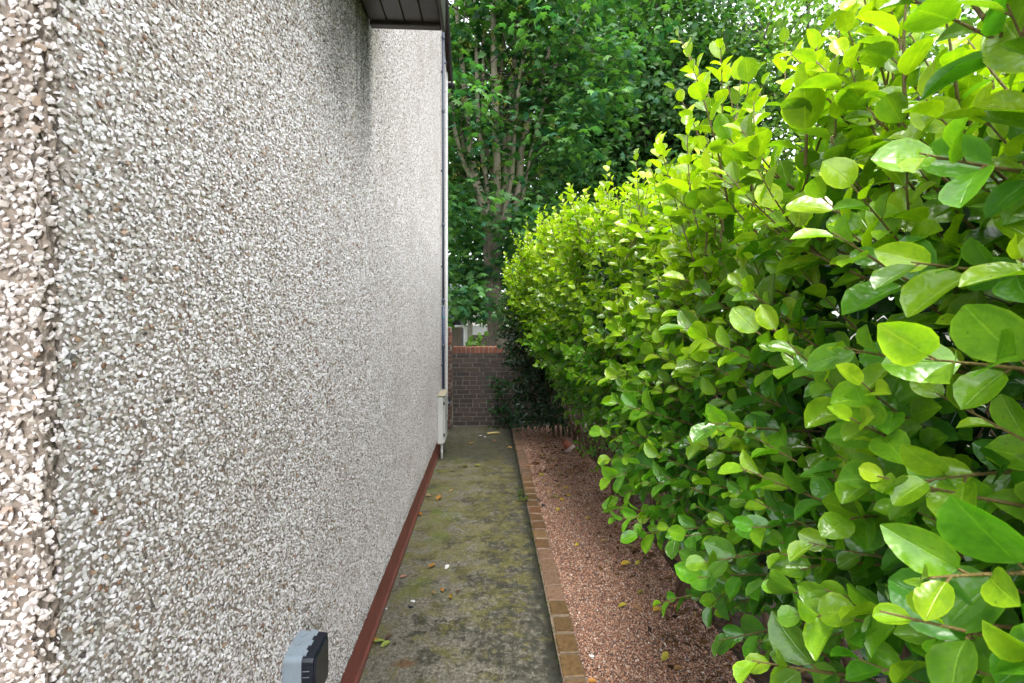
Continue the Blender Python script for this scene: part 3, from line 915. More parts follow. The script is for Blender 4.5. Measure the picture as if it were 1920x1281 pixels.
# ================================================================== BEYOND THE WALL
fn = empty('timber_fence', (-1.2, 10.2, 0)); tag(fn, 'weathered vertical board fence beyond the brick pier', 'fence')
x = -2.6
while x < -0.60:
    MB().rbox(x + 0.003, x + 0.097, 10.2 + random.uniform(-.006, .006), 10.222, -0.05, 1.60 + random.uniform(-.015, .015), 0.003).build('board', M['fence'], fn)
    x += 0.10
for z in (0.35, 1.3):
    MB().box(-2.6, -0.6, 10.224, 10.27, z, z + 0.07).build('rail', M['fence'], fn)
cp = MB().prism([(-0.47, 10.10), (-0.36, 10.10), (-0.36, 10.21), (-0.47, 10.21)], 'z', -0.1, 1.78).build('concrete_post', M['concrete'])
tag(cp, 'pale square concrete post at the end of the board fence', 'post')
dp = MB().tube([(-0.74, 9.95, 1.60), (-0.56, 9.95, 1.60), (-0.525, 9.95, 1.565), (-0.52, 9.95, 1.5), (-0.52, 9.95, -0.05)], 0.026, 8).build('waste_pipe', M['box_white'], None, True)
tag(dp, 'white plastic pipe bent at the top in front of the board fence', 'pipe')
sh = empty('garden_shed', (-2.0, 13.6, 0)); tag(sh, 'dark garden shed with slate coloured roof behind the fence', 'shed')
MB().box(-3.4, -0.80, 13.0, 14.6, -0.05, 1.86).build('body', M['shed'], sh)
MB().prism([(12.78, 1.78), (14.8, 2.22), (14.8, 2.30), (12.78, 1.86)], 'x', -3.6, -0.66).build('roof', M['slate'], sh)
MB().rbox(-3.6, -0.655, 12.74, 12.778, 1.74, 1.90, 0.006).build('fascia', M['slate'], sh)
MB().box(-1.25, -0.95, 12.985, 12.998, 1.2, 1.7).build('window', M['glass'], sh)
brick_course_wall('back_wall', 'dark brick wall in shade behind the low garden wall', -0.55, 2.0, 13.0, 0.215, 17, [M['dark_brick']])
ww = MB().prism([(-1.0, 0.0), (4.0, 0.0), (4.0, 1.44), (-1.0, 1.44)], 'y', 17.0, 17.2).build('white_wall', M['white_wall']); tag(ww, 'bright white low wall seen between fence post and tree trunk', 'wall')
fh = empty('far_house', (-4.2, 27, 0)); tag(fh, 'pale rendered house far behind the trees', 'house')
MB().box(-7.5, -0.75, 26, 31, -0.05, 3.0).build('wall', M['far_wall'], fh)
MB().prism([(25.7, 2.9), (31.3, 2.9), (28.5, 4.9)], 'x', -7.7, -0.6).build('roof', M['slate'], fh)
f_ = MB().box(-2.2, -1.2, 25.95, 26.0, 1.0, 2.1).build('window', M['white_wall'], fh)
MB().box(-2.12, -1.28, 25.93, 25.949, 1.08, 2.02).build('pane', M['glass'], f_)

# ================================================================== TREES
LIME = small_template()
SYC = sycamore_template()

def pal(n, a, b_, k=1.0):
    t = rng.random((n, 1)) ** k
    c = np.array(a)[None] * (1 - t) + np.array(b_)[None] * t
    return c * rng.uniform(0.8, 1.2, (n, 1))

def crown_clusters(C, per, sx, sz, size, tmpl, ca, cb, name, parent, droop=0.25, flat=0.8, mat='tree_leaf', bright=None):
    n = len(C) * per
    ctr = np.repeat(C, per, axis=0)
    P = ctr + rng.normal(0, 1, (n, 3)) * np.array([sx, sx, sz])
    D = P - ctr
    D[:, 2] = 0
    D = nrm(D + rng.normal(0, 0.25*sx, (n, 3)))
    D[:, 2] -= droop + rng.normal(0, 0.25, n)
    N = np.tile(np.array([0, 0, 1.0]), (n, 1)) * flat + rng.normal(0, 0.42, (n, 3))
    L = size * rng.uniform(0.7, 1.25, n)
    cl = pal(n, ca, cb)
    if bright is not None: cl = cl * np.repeat(bright, per)[:, None]
    return leaf_mass(name, P, nrm(D), N, L, L * rng.uniform(0.85, 1.05, n), tmpl, cl, M[mat], parent)

# -- the many-stemmed sycamore just beyond the wall
syc = empty('sycamore_tree', (0.24, 10.0, 0))
tag(syc, 'multi-stemmed sycamore with pale grey stems just beyond the low brick wall', 'tree')
DS = 10.0
mbt = MB()
tr_px = [(938, 665, 0.27), (932, 620, 0.215), (926, 560, 0.185), (922, 500, 0.18), (922, 440, 0.19)]
pts = [at(936, 780, DS)] + [at(a, b_, DS) for a, b_, r in tr_px]
mbt.tube(pts, [0.36] + [r for _, _, r in tr_px], 12)
mbt.build('trunk', M['bark_trunk'], syc, True)
stems_px = [
    [(920, 445), (908, 380), (893, 344), (881, 297), (874, 195), (862, 90), (850, -60)],
    [(922, 440), (913, 400), (890, 350), (868, 300), (852, 240), (842, 170), (830, 60), (815, -60)],
    [(930, 440), (944, 402), (952, 330), (955, 242), (962, 140), (971, 39), (978, -60)],
    [(934, 445), (966, 398), (972, 350), (976, 280), (999, 203), (1014, 156), (1032, 90), (1053, 20), (1075, -60)],
    [(928, 435), (934, 330), (930, 234), (929, 120), (926, 0), (922, -60)],
    [(924, 435), (912, 330), (897, 234), (896, 150), (890, 40), (888, -60)],
    [(928, 438), (920, 320), (907, 240), (905, 170), (908, 60), (915, -60)],
    [(932, 440), (946, 330), (946, 230), (940, 150), (945, 60), (950, -60)],
    [(936, 445), (975, 330), (985, 240), (1000, 160), (1010, 60), (1018, -60)],
    [(918, 445), (880, 340), (868, 250), (866, 180), (868, 80), (876, -60)],
    [(934, 442), (960, 330), (964, 230), (976, 140), (992, 50), (1004, -60)],
    [(936, 446), (978, 370), (992, 290), (1018, 190), (1040, 130), (1070, 70), (1110, -40)],
]
stem_pts = []
for k, st in enumerate(stems_px):
    dz = random.uniform(-0.55, 0.35)
    pp_ = []
    for i, (a, b_) in enumerate(st):
        t = i / (len(st)-1)
        pp_.append(at(a + random.uniform(-3, 3), b_, DS + dz * min(1, t*2.5)))
    tip = pp_[-1] + (pp_[-1] - pp_[-2]).normalized() * 2.6
    pp_.append(tip)
    r0 = 1.0*(0.115, 0.07, 0.12, 0.10, 0.105, 0.065, 0.06, 0.07, 0.06, 0.05, 0.06, 0.05)[k]
    rad = [r0 * (1 - 0.72 * i / (len(pp_)-1)) for i in range(len(pp_))]
    MB().tube(pp_, rad, 8).build('limb', M['bark_syc'], syc, True)
    stem_pts += pp_[2:]
br = MB()
C = []
for i in range(760):
    s0 = random.choice(stem_pts)
    a = random.uniform(0, 6.283); r = random.uniform(0.25, 2.3) ** 1.0
    e = Vector((s0.x + r*math.cos(a), s0.y + r*math.sin(a)*0.8 - 0.15, s0.z + random.uniform(-0.9, 0.7)))
    if 4.0 < e.z < 7.4 and e.y < 10.15 and -0.95 < e.x < 1.2 and random.random() < 0.66: continue
    C.append(e)
    if random.random() < 0.5:
        mid_ = (s0 + e) / 2 + Vector((0, 0, 0.12))
        br.tube([s0, mid_, e], [0.02, 0.012, 0.005], 4, False)
for i in range(210):     # low skirt of leafy side shoots round the trunk and fork
    p = at(random.uniform(835, 1010), random.uniform(335, 600), DS + random.uniform(-1.2, 1.6))
    if p.z < 1.85 and p.x < 0.5 and p.x > -0.75: continue
    if p.y < 10.3 and -0.30 < p.x < 0.35 and p.z < 4.4 and random.random() < 0.8: continue
    C.append(p)
br.build('branches', M['bark_dark'], syc)
for i in range(16):
    C.append(at(random.uniform(880, 912), random.uniform(545, 592), DS + random.uniform(0.6, 1.9)))
C = np.array([tuple(p) for p in C])
crown_clusters(C, 18, 0.28, 0.10, 0.225, SYC, (0.026, 0.108, 0.056), (0.11, 0.235, 0.055), 'crown', syc, 0.3, 0.9, bright=rng.uniform(0.75, 1.35, len(C)))
# hanging bunches of pale winged seeds
C2 = np.array([tuple(at(random.uniform(845, 1060), random.uniform(0, 330), DS + random.uniform(-1.5, 0.3))) for _ in range(75)])
n_ = len(C2) * 12
P = np.repeat(C2, 12, axis=0) + rng.normal(0, 0.035, (n_, 3))
leaf_mass('seed_bunches', P, np.stack([rng.normal(0, .7, n_), rng.normal(0, .7, n_), -np.ones(n_)], 1), rng.normal(0, 1, (n_, 3)), np.full(n_, 0.055), np.full(n_, 0.02), LIME, pal(n_, (0.20, 0.22, 0.04), (0.30, 0.28, 0.07)), M['tree_leaf'], syc)

def tree(name, label, X, Y, trunk_r, lean, z0, z1, rx, ry, ncl, per, size, ca, cb, bark, sx=0.38, sz=0.16, tmpl=LIME, zbias=1.0, limbs=9, holes=()):
    root = empty(name, (X, Y, 0))
    tag(root, label, 'tree', 'trees beyond the garden')
    top = z1 - 0.8
    pts, N_ = [], 8
    for i in range(N_ + 1):
        t = i / N_
        pts.append(Vector((X + lean[0]*t + 0.12*math.sin(t*5 + X), Y + lean[1]*t + 0.1*math.sin(t*4 + Y), -0.1 + (top + 0.1)*t)))
    MB().tube(pts, [trunk_r*(1.25 if i == 0 else 1 - 0.8*i/N_) for i in range(N_+1)], 9).build('trunk', M[bark], root, True)
    lp = list(pts[3:])
    lm = MB()
    for k in range(limbs):
        s0 = pts[2 + k % (N_-3)]
        a = k*2.4 + X
        e = s0 + Vector((math.cos(a)*rx*0.75, math.sin(a)*ry*0.75, random.uniform(0.8, 2.4)))
        m1 = s0.lerp(e, 0.5) + Vector((0, 0, 0.35))
        lm.tube([s0, m1, e], [trunk_r*0.4, trunk_r*0.24, 0.02], 6)
        lp += [m1, e, s0.lerp(e, .25), s0.lerp(e, .75)]
    lm.build('limbs', M[bark], root, True)
    C = []
    tw = MB()
    while len(C) < ncl:
        q = Vector((random.uniform(-1, 1), random.uniform(-1, 1), random.uniform(-1, 1)))
        if q.length > 1 or q.length < 0.25: continue
        p = Vector((X + lean[0]*0.6 + q.x*rx, Y + lean[1]*0.6 + q.y*ry, (z0+z1)/2 + q.z*(z1-z0)/2))
        C.append(p)
        if len(C) % 4 == 0:
            s0 = min(random.sample(lp, 12), key=lambda w: (w-p).length)
            tw.tube([s0, (s0+p)/2 + Vector((0, 0, 0.2)), p], [0.025, 0.014, 0.006], 4, False)
    tw.build('branches', M[bark], root)
    C = np.array([tuple(p) for p in C])
    crown_clusters(C, per, sx, sz, size, tmpl, ca, cb, 'crown', root, 0.6, 0.55, bright=rng.uniform(0.7, 1.35, len(C)))
    return root

DG, MG, LG = (0.026, 0.108, 0.032), (0.09, 0.215, 0.034), (0.22, 0.35, 0.065)
tree('lime_tree', 'dark leafy tree with slender trunk right behind the sycamore', 4.1, 15.0, 0.16, (-0.5, 0), 2.2, 13.0, 3.1, 2.6, 640, 32, 0.15, DG, MG, 'bark_dark')
tree('lime_tree', 'dark tree with two-toned leaves left of the tall hedge shoot', 5.9, 13.6, 0.17, (-0.7, 0.2), 2.6, 13.0, 2.8, 2.4, 820, 32, 0.155, DG, (0.075, 0.15, 0.04), 'bark_dark')
tree('lime_tree', 'pale green tree above the near hedge top at the upper right', 9.2, 13.0, 0.18, (0.2, 0.1), 4.0, 12.5, 3.3, 2.6, 430, 32, 0.14, (0.09, 0.20, 0.04), LG, 'bark_dark')
tree('lime_tree', 'thinner leafy tree showing white sky behind the right hedge top', 13.2, 13.5, 0.17, (0.3, 0), 3.5, 13.0, 3.2, 2.6, 330, 32, 0.15, DG, LG, 'bark_dark')
tree('beech_tree', 'tall dark tree filling the gap behind the sycamore stems', 1.2, 18.0, 0.22, (0.1, 0), 2.0, 15.0, 3.9, 2.5, 600, 30, 0.17, DG, MG, 'bark_dark', 0.45)
tree('beech_tree', 'distant dark tree behind the middle of the hedge top', 7.6, 19.0, 0.22, (0.2, 0), 2.0, 14.5, 3.8, 2.5, 400, 30, 0.17, DG, MG, 'bark_dark', 0.45)
tree('beech_tree', 'shaded dark tree beside the house gable behind the fence', -3.2, 16.5, 0.2, (0.1, 0), 2.4, 13.0, 3.2, 2.5, 600, 30, 0.16, DG, MG, 'bark_dark', 0.45)

# leafy undergrowth behind the walls
def bush(name, label, X, Y, rx, ry, z0, z1, ncl, per, size, ca, cb, tmpl=LIME, sx=0.16, mat='tree_leaf', cat='shrub'):
    root = empty(name, (X, Y, 0)); tag(root, label, cat)
    C = []
    st = MB()
    while len(C) < ncl:
        q = Vector((random.uniform(-1, 1), random.uniform(-1, 1), random.uniform(-1, 1)))
        if q.length > 1: continue
        C.append((X + q.x*rx, Y + q.y*ry, (z0+z1)/2 + q.z*(z1-z0)/2))
    for i in range(7):
        c = random.choice(C)
        st.tube([(X + random.uniform(-.2, .2), Y + random.uniform(-.15, .15), -0.03), (X + (c[0]-X)*0.4, Y + (c[1]-Y)*0.4, c[2]*0.5), c], [0.022, 0.014, 0.005], 5)
    st.build('stems', M['stem'], root)
    crown_clusters(np.array(C), per, sx, sx*0.6, size, tmpl, ca, cb, 'foliage', root, 0.5, 0.6, mat=mat, bright=rng.uniform(0.7, 1.3, len(C)))
    return root
bush('shrub', 'dark shrub below the far trees behind the brick wall', 4.2, 11.6, 2.2, 1.3, 0.2, 3.6, 230, 22, 0.09, DG, MG, sx=0.25)
bush('shrub', 'leafy bush at the foot of the pale far house', -1.5, 16.0, 1.0, 0.6, 1.2, 3.0, 80, 20, 0.09, DG, LG, sx=0.2)
bush('weed', 'bright green weed growing just behind the red coping', -0.22, 8.25, 0.10, 0.08, 1.05, 1.52, 14, 6, 0.085, (0.09, 0.19, 0.03), (0.15, 0.27, 0.05), sx=0.05, cat='plant')

# ================================================================== HEDGE
hedge = empty('hedge', (1.3, 3.4, 0))
tag(hedge, 'tall glossy yellow-green broadleaf hedge overhanging the gravel beside the path', 'hedge')

def face_x(Y, z):
    lean = 0.34 * max(0.0, min(1.0, (Y - 3.2) / 3.4)) * max(0.0, min(1.0, (z - 1.2) / 0.7))
    st_ = 1.22 + 0.30 * max(0.0, min(1.0, (Y - 1.5) / 1.2))
    lo = max(0.0, min(1.0, (st_ - z) / 1.0))
    bul = 0.06 * math.sin(Y * 2.1 + z * 1.3) + 0.05 * math.sin(Y * 4.7 - z * 3.1)
    near = 0.06 * max(0.0, min(1.0, (1.0 - Y) / 1.0))
    return 0.655 - lean + 0.55 * lo + bul - near * (1 - lo)

def top_z(Y):
    pts_ = [(-2, 2.45), (0.2, 2.45), (0.8, 2.42), (1.25, 2.40), (1.6, 2.28), (2.1, 2.40), (3.0, 2.60), (4.5, 2.70), (5.6, 2.74), (6.4, 2.66), (7.0, 2.45), (7.3, 2.2)]
    for (a, za), (b_, zb) in zip(pts_, pts_[1:]):
        if a <= Y <= b_: return za + (zb-za)*(Y-a)/(b_-a)
    return 2.4

TW = []          # twigs: list of (points, radii)
LP, LD, LN, LL, LW, LC, LA = [], [], [], [], [], [], []
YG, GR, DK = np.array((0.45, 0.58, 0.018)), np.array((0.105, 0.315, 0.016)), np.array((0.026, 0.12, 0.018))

def shoot(base, d, length, size, young, nleaf=None, droop=0.0):
    """a twig that bears alternate leaves, smaller and paler to the tip"""
    d = d.normalized()
    n_seg = 5
    pts_ = [base]
    dd = d.copy()
    bend = Vector((random.uniform(-.12, .12), random.uniform(-.12, .12), 0.10 - droop))
    for i in range(n_seg):
        dd = (dd + bend * 0.55).normalized()
        pts_.append(pts_[-1] + dd * (length / n_seg))
    TW.append((pts_, [0.0034 - 0.0023 * i / n_seg for i in range(n_seg + 1)]))
    if nleaf is None: nleaf = max(5, int(length / 0.030))
    ph = random.uniform(0, 6.28)
    for k in range(nleaf):
        t = 0.06 + 0.94 * (k + 0.5) / nleaf
        f = t * n_seg; i = min(int(f), n_seg - 1)
        p = pts_[i].lerp(pts_[i+1], f - i)
        ax = (pts_[i+1] - pts_[i]).normalized()
        ph += 2.4 + random.uniform(-.35, .35)
        s = ax.cross(Vector((0.2, 0.1, 1))).normalized(); c = ax.cross(s)
        rad = s * math.cos(ph) + c * math.sin(ph)
        open_ = 0.95 - 0.55 * t
        ld = (rad * open_ + ax * (1.0 - 0.45 * open_) + Vector((0, 0, -droop * 0.9 + random.uniform(-.15, .1)))).normalized()
        nn = ax - ld * ax.dot(ld) + Vector((-0.35, -0.15, 0.55)) * random.uniform(0.3, 1.2)
        L = size * (1.05 - 0.42 * t) * random.uniform(0.6, 1.25)
        pet = L * 0.16
        p2 = p + ld * pet
        if (p2 - CAM).length < 0.36 or (p2.y < 0.5 and p2.x < 0.46): continue
        LP.append(p2); LD.append(ld); LN.append(nn); LL.append(L); LW.append(L * random.uniform(0.64, 0.92))
        yr = young + 0.7 * (t - 0.5) + random.uniform(-.2, .2)
        y_ = max(0.0, min(1.0, yr))
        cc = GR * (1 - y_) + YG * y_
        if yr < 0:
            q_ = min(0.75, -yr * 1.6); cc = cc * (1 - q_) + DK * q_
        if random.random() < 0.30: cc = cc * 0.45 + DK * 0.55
        LC.append(cc * random.uniform(0.78, 1.2)); LA.append((p, p2))

def hedge_shoots():
    # main face
    for i in range(1480):
        Y = random.uniform(-0.8, 7.15)
        zt = top_z(Y)
        z = random.uniform(1.08 if Y < 1.7 else 0.98, zt - 0.12)
        h = (z - 0.95) / (zt - 0.95)
        depth_in = random.choice((0.28, 0.30, 0.42, 0.62))
        base = Vector((face_x(Y, z) + depth_in, Y, z - 0.05 - 0.16*h))
        d = Vector((-1.0 + 0.25*h, random.uniform(-0.6, 0.6) + (0.45 if Y > 5.5 else 0) * random.random(), -0.15 + 0.85 * h + random.uniform(-.3, .35)))
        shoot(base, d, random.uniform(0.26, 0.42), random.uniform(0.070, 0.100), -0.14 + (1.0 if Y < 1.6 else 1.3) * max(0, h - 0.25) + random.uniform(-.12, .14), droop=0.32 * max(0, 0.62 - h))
    # crest: upright young shoots
    for i in range(760):
        Y = random.uniform(-1.0, 7.1)
        zt = top_z(Y) + random.choice((0, 0, 0, 0.05, 0.12))
        xo = random.uniform(0.02, 1.0) ** 1.4
        base = Vector((face_x(Y, zt) + 0.05 + xo, Y, zt - 0.30 + random.uniform(-.06, .06)))
        d = Vector((random.uniform(-.45, .25), random.uniform(-.4, .4), 1.0))
        shoot(base, d, random.uniform(0.22, 0.42), random.uniform(0.062, 0.088), 0.85)
    # a few long leaders that stand above the crest
    for (pxx, pyy, d_, ln) in ((1345, 235, 1.46, 0.36), (1405, 330, 1.40, 0.28), (1560, 190, 1.05, 0.20), (1170, 420, 2.6, 0.30), (1100, 410, 3.4, 0.22), (1640, 260, 0.95, 0.24), (1240, 390, 2.1, 0.22), (1020, 440, 4.6, 0.26), (1300, 400, 1.75, 0.2), (1880, 60, 0.72, 0.15), (1200, 395, 2.4, 0.3), (1140, 400, 2.9, 0.3), (1070, 425, 3.7, 0.28), (990, 460, 5.0, 0.3), (1265, 385, 1.95, 0.26), (1325, 300, 1.6, 0.3), (1380, 250, 1.4, 0.26), (1480, 240, 1.2, 0.24), (1540, 230, 1.1, 0.2), (1700, 150, .85, .18)):
        b_ = at(pxx, pyy, d_)
        shoot(b_, Vector((random.uniform(-.22, -.05), random.uniform(-.1, .1), 1)), ln, 0.06, 0.95)
    # branches that reach out close to the camera
    for (pxx, pyy, d_, vx, vz) in ((1925, 1075, .52, -1, .05), (1935, 965, .58, -1, .1), (1910, 880, .64, -1, -.05), (1930, 1230, .50, -1, .2), (1850, 1180, .66, -.8, -.1), (1800, 60, .60, -.5, .6),
                                   (1925, 130, .56, -.7, .5), (1920, 330, .58, -.9, .1), (1920, 520, .6, -1, .1), (1760, 700, .72, -1, .2), (1700, 560, .72, -.8, .4), (1930, 700, .56, -1, .1), (1690, 1180, .74, -1, .0), (1560, 1270, .82, -1, .2)):
        shoot(at(pxx, pyy, d_) + Vector((0.05, 0, 0)), Vector((vx, random.uniform(-.15, .35), vz)), 0.20, 0.082, 0.22, nleaf=7, droop=0.1)
    # sparse lower leaves in front of the bare stems
    for i in range(230):
        Y = 0.5 + 6.5 * random.random() ** 1.25
        z = random.uniform(0.08, 1.0) ** 0.7
        base = Vector((face_x(Y, z) + random.uniform(0.06, 0.45), Y, z))
        d = Vector((-1, random.uniform(-.7, .7), random.uniform(-.5, .35)))
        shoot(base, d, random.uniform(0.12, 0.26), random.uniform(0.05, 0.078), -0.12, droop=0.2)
hedge_shoots()

# the inner mass that closes the hedge
nin = 20500
ys = np.where(np.arange(nin) < 17000, rng.uniform(-1.2, 7.2, nin), rng.uniform(-0.6, 1.6, nin))
zt_ = np.array([top_z(q) for q in ys])
zs = 0.75 + (zt_ - 0.15 - 0.75) * rng.random(nin) ** 0.85
xs = np.array([face_x(a, b_) for a, b_ in zip(ys, zs)]) + 0.30 + rng.random(nin) * 1.1
back = np.arange(nin) % 4 == 0          # the back of the hedge reaches the ground
xs[back] = rng.uniform(1.65, 2.25, back.sum()); zs[back] = rng.uniform(0.0, 1.0, back.sum()) * (zt_[back] - 0.2)
Pin = np.stack([xs, ys, zs], 1)
Din = rng.normal(0, 1, (nin, 3)); Din[:, 0] -= 0.6; Din[:, 2] -= 0.2
Nin = rng.normal(0, 0.8, (nin, 3)) + np.array([-0.8, 0, 0.5])
Lin = rng.uniform(0.055, 0.09, nin)

P_ = np.array([tuple(p) for p in LP]); D_ = np.array([tuple(p) for p in LD]); N_ = np.array([tuple(p) for p in LN])
L_a = np.array(LL); W_a = np.array(LW); C_a = np.array(LC)
# the 300 leaves that show largest are objects of their own
x_, y_, d_ = project(P_)
ins = (x_ > -40) & (x_ < 1990) & (y_ > -40) & (y_ < 1320) & (d_ > 0.2)
Dn = nrm(D_); Nn_ = nrm(N_ - Dn * np.sum(N_ * Dn, axis=1, keepdims=True))
view = nrm(np.array(CAM)[None] - P_)
facing = 0.35 + 0.65 * np.abs(np.sum(Nn_ * view, axis=1))
score = np.where(ins, L_a / np.maximum(d_, .05) * facing, 0)
# of a crowd only the front ones are seen: thin out by depth inside small picture cells
cell = (np.floor(x_ / 26).astype(int) * 1000 + np.floor(y_ / 26).astype(int))
order = np.argsort(d_)
seen, first = {}, np.zeros(len(P_), bool)
for i in order:
    if not ins[i]: continue
    c_ = cell[i]
    if seen.get(c_, 0) < 2:
        first[i] = True
        seen[c_] = seen.get(c_, 0) + 1
score = np.where(first, score, 0)
big = np.argsort(-score)[:300]
tm_big = [leaf_template(6, 4, 0.10 + 0.09 * (i % 3), 0.06 + 0.07 * (i % 4), 0.03 + 0.03 * (i % 2), 50 + i) for i in range(8)]
big_me = []
for i, (tv, tf, tuv) in enumerate(tm_big):
    me = bpy.data.meshes.new('hedge_leaf_%d' % i)
    st_v = [(-0.018, -0.17, 0), (0.018, -0.17, 0), (0.0, -0.17, 0.02), (-0.014, 0.02, 0), (0.014, 0.02, 0), (0.0, 0.02, 0.012)]
    nv = len(tv)
    me.from_pydata([tuple(q) for q in tv] + st_v, [], list(tf) + [(nv, nv+1, nv+4, nv+3), (nv+1, nv+2, nv+5, nv+4), (nv+2, nv, nv+3, nv+5)])
    uvl = me.uv_layers.new(name='UVMap')
    for lp_ in me.loops:
        uvl.data[lp_.index].uv = tuple(tuv[lp_.vertex_index]) if lp_.vertex_index < nv else (0.5, 0.5)
    me.materials.append(M['leaf_one'])
    me.polygons.foreach_set('use_smooth', [True] * len(me.polygons))
    big_me.append(me)
hp = wpos(hedge)
for i in big:
    D0 = Vector(Dn[i]); N0 = Vector(Nn_[i]); S0 = D0.cross(N0)
    o = link('leaf', big_me[i % 8], hedge)
    Mx = Matrix(((S0.x*W_a[i], D0.x*L_a[i], N0.x*L_a[i]), (S0.y*W_a[i], D0.y*L_a[i], N0.y*L_a[i]), (S0.z*W_a[i], D0.z*L_a[i], N0.z*L_a[i]))).to_4x4()
    Mx.translation = Vector(P_[i]) - hp
    o.matrix_basis = Mx
    o.color = (*[float(q) for q in C_a[i]], 1)
rest = np.ones(len(P_), bool); rest[big] = False
near = rest & (P_[:, 1] < 2.2)
farl = rest & ~near
tn = [leaf_template(5, 4, 0.16, 0.12, 0.045, 3), leaf_template(5, 4, 0.24, 0.22, 0.03, 4)]
tl = leaf_template(4, 2, 0.2, 0.16, 0.03, 5)
def stack3(name, sets):
    """several leaf masses of unlike leaf shape joined into one part"""
    obs = [leaf_mass(name, *s_) for s_ in sets]
    a = obs[0]
    bm = bmesh.new()
    return obs
ids = np.arange(len(P_))
objs = []
for msk, tmp in ((near & (ids % 2 == 0), tn[0]), (near & (ids % 2 == 1), tn[1]), (farl, tl)):
    objs.append(leaf_mass('foliage', P_[msk], D_[msk], N_[msk], L_a[msk], W_a[msk], tmp, C_a[msk], M['leaf_mass'], hedge))
cin = (DK * 0.42)[None] * rng.uniform(0.6, 1.2, (nin, 1))  # inner leaves coloured near black, painting in the shade inside the hedge
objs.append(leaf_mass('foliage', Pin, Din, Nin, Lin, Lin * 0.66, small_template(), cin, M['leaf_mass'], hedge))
with bpy.context.temp_override(active_object=objs[0], object=objs[0], selected_objects=objs, selected_editable_objects=objs):
    bpy.ops.object.join()
tag(objs[0], kind='stuff')
# petioles and twigs
tw_d = []
for pts_, rad in TW:
    mid_ = pts_[3]
    d2 = (mid_ - CAM).length
    pr = project(np.array([tuple(mid_)]))
    vis_ = -60 < pr[0][0] < 1980 and -60 < pr[1][0] < 1340 and pr[2][0] > 0.2
    tw_d.append(d2 if vis_ else 99 + d2)
order = sorted(range(len(TW)), key=lambda i: tw_d[i])
for i in order[:110]:
    MB().tube(TW[i][0], TW[i][1], 6).build('twig', M['twig'], hedge, True)
tws = MB()
for i in order[110:]:
    tws.tube(TW[i][0], TW[i][1], 4, False)
for i in np.where(near)[0]:
    a, b_ = LA[i]
    tws.tube([a, b_], [0.0016, 0.0013], 3, False)
for i in big:
    a, b_ = LA[i]
    tws.tube([a, b_], [0.002, 0.0016], 4, False)
o = tws.build('twigs', M['twig'], hedge); tag(o, kind='stuff')
# woody stems from the ground, leaning out to the face
y = 0.15
while y < 7.2:
    b0 = Vector((random.uniform(1.24, 1.75), y, -0.04))
    zt = top_z(y)
    nst = random.choice((2, 3, 3))
    for s in range(nst):
        tx = face_x(y, 1.7) + random.uniform(0.48, 0.9)
        ty = y + random.uniform(-.55, .55)
        m1 = b0.lerp(Vector((tx, ty, 1.2)), 0.35) + Vector((random.uniform(-.06, .06), random.uniform(-.06, .06), 0))
        m2_ = b0.lerp(Vector((tx, ty, 1.2)), 0.75) + Vector((random.uniform(-.08, .08), random.uniform(-.08, .08), 0.1))
        tp = Vector((tx + random.uniform(-.1, .15), ty + random.uniform(-.2, .2), zt - random.uniform(0.55, 1.0)))
        r0 = random.uniform(0.012, 0.021)
        mb = MB().tube([b0 + Vector((random.uniform(-.05, .05), random.uniform(-.07, .07), 0)), m1, m2_, m2_.lerp(tp, .5) + Vector((random.uniform(-.05, .05), 0, 0)), tp], [r0*1.25, r0, r0*0.75, r0*0.5, 0.005], 7)
        for q in range(4):
            s0 = m2_.lerp(tp, random.uniform(0, .8))
            e = s0 + Vector((random.uniform(-.35, .05), random.uniform(-.4, .4), random.uniform(0.15, .4)))
            mb.tube([s0, s0.lerp(e, .5) + Vector((0, 0, -.03)), e], [r0*0.42, r0*0.3, 0.003], 5)
        mb.build('stem', M['stem'], hedge, True)
    y += random.uniform(0.14, 0.24)

# ---- laurel and ivy in the far corner
def laurel():
    root = empty('laurel_shrub', (1.0, 6.95, 0))
    tag(root, 'dark glossy laurel with long leaves at the far end of the hedge', 'shrub')
    global TW, LP, LD, LN, LL, LW, LC, LA
    keep_ = (TW, LP, LD, LN, LL, LW, LC, LA)
    TW, LP, LD, LN, LL, LW, LC, LA = [], [], [], [], [], [], [], []
    for i in range(360):
        z = random.uniform(0.2, 2.15)
        a = random.uniform(0, 6.28)
        xx = 0.95 - 0.34 * min(1, z / 1.4) + random.uniform(-.25, .4)
        b_ = Vector((xx, 6.95 + random.uniform(-.35, .3), z))
        shoot(b_, Vector((-0.9 + random.uniform(-.3, .6), random.uniform(-1, .3), random.uniform(-.1, .6))), random.uniform(0.2, 0.36), 0.125, 0.0, nleaf=8, droop=0.25)
    P = np.array([tuple(p) for p in LP]); n = len(P)
    lf = leaf_template(4, 2, 0.12, 0.16, 0.01, 9, 'long')
    hi = np.clip((P[:, 2:3] - 1.5) / 0.7, 0, 1)
    cc = np.array((0.018, 0.055, 0.018))[None] * (1 - hi) + np.array((0.05, 0.14, 0.025))[None] * hi
    leaf_mass('foliage', P, np.array([tuple(p) for p in LD]), np.array([tuple(p) for p in LN]), np.array(LL), np.array(LL) * 0.34, lf, cc * rng.uniform(.7, 1.3, (n, 1)), M['laurel_leaf'], root)
    t = MB()
    for p, r in TW: t.tube(p, [q * 1.2 for q in r], 4, False)
    t.build('twigs', M['twig'], root)
    for k in range(6):
        x0 = 1.0 + 0.08 * k
        MB().tube([(x0, 6.85 + 0.05 * (k % 3), -0.03), (x0 - 0.06, 6.9, 0.7), (x0 - 0.2 + 0.07 * k, 6.95, 1.9)], [0.022, 0.017, 0.006], 6).build('stem', M['stem'], root, True)
    TW, LP, LD, LN, LL, LW, LC, LA = keep_
laurel()

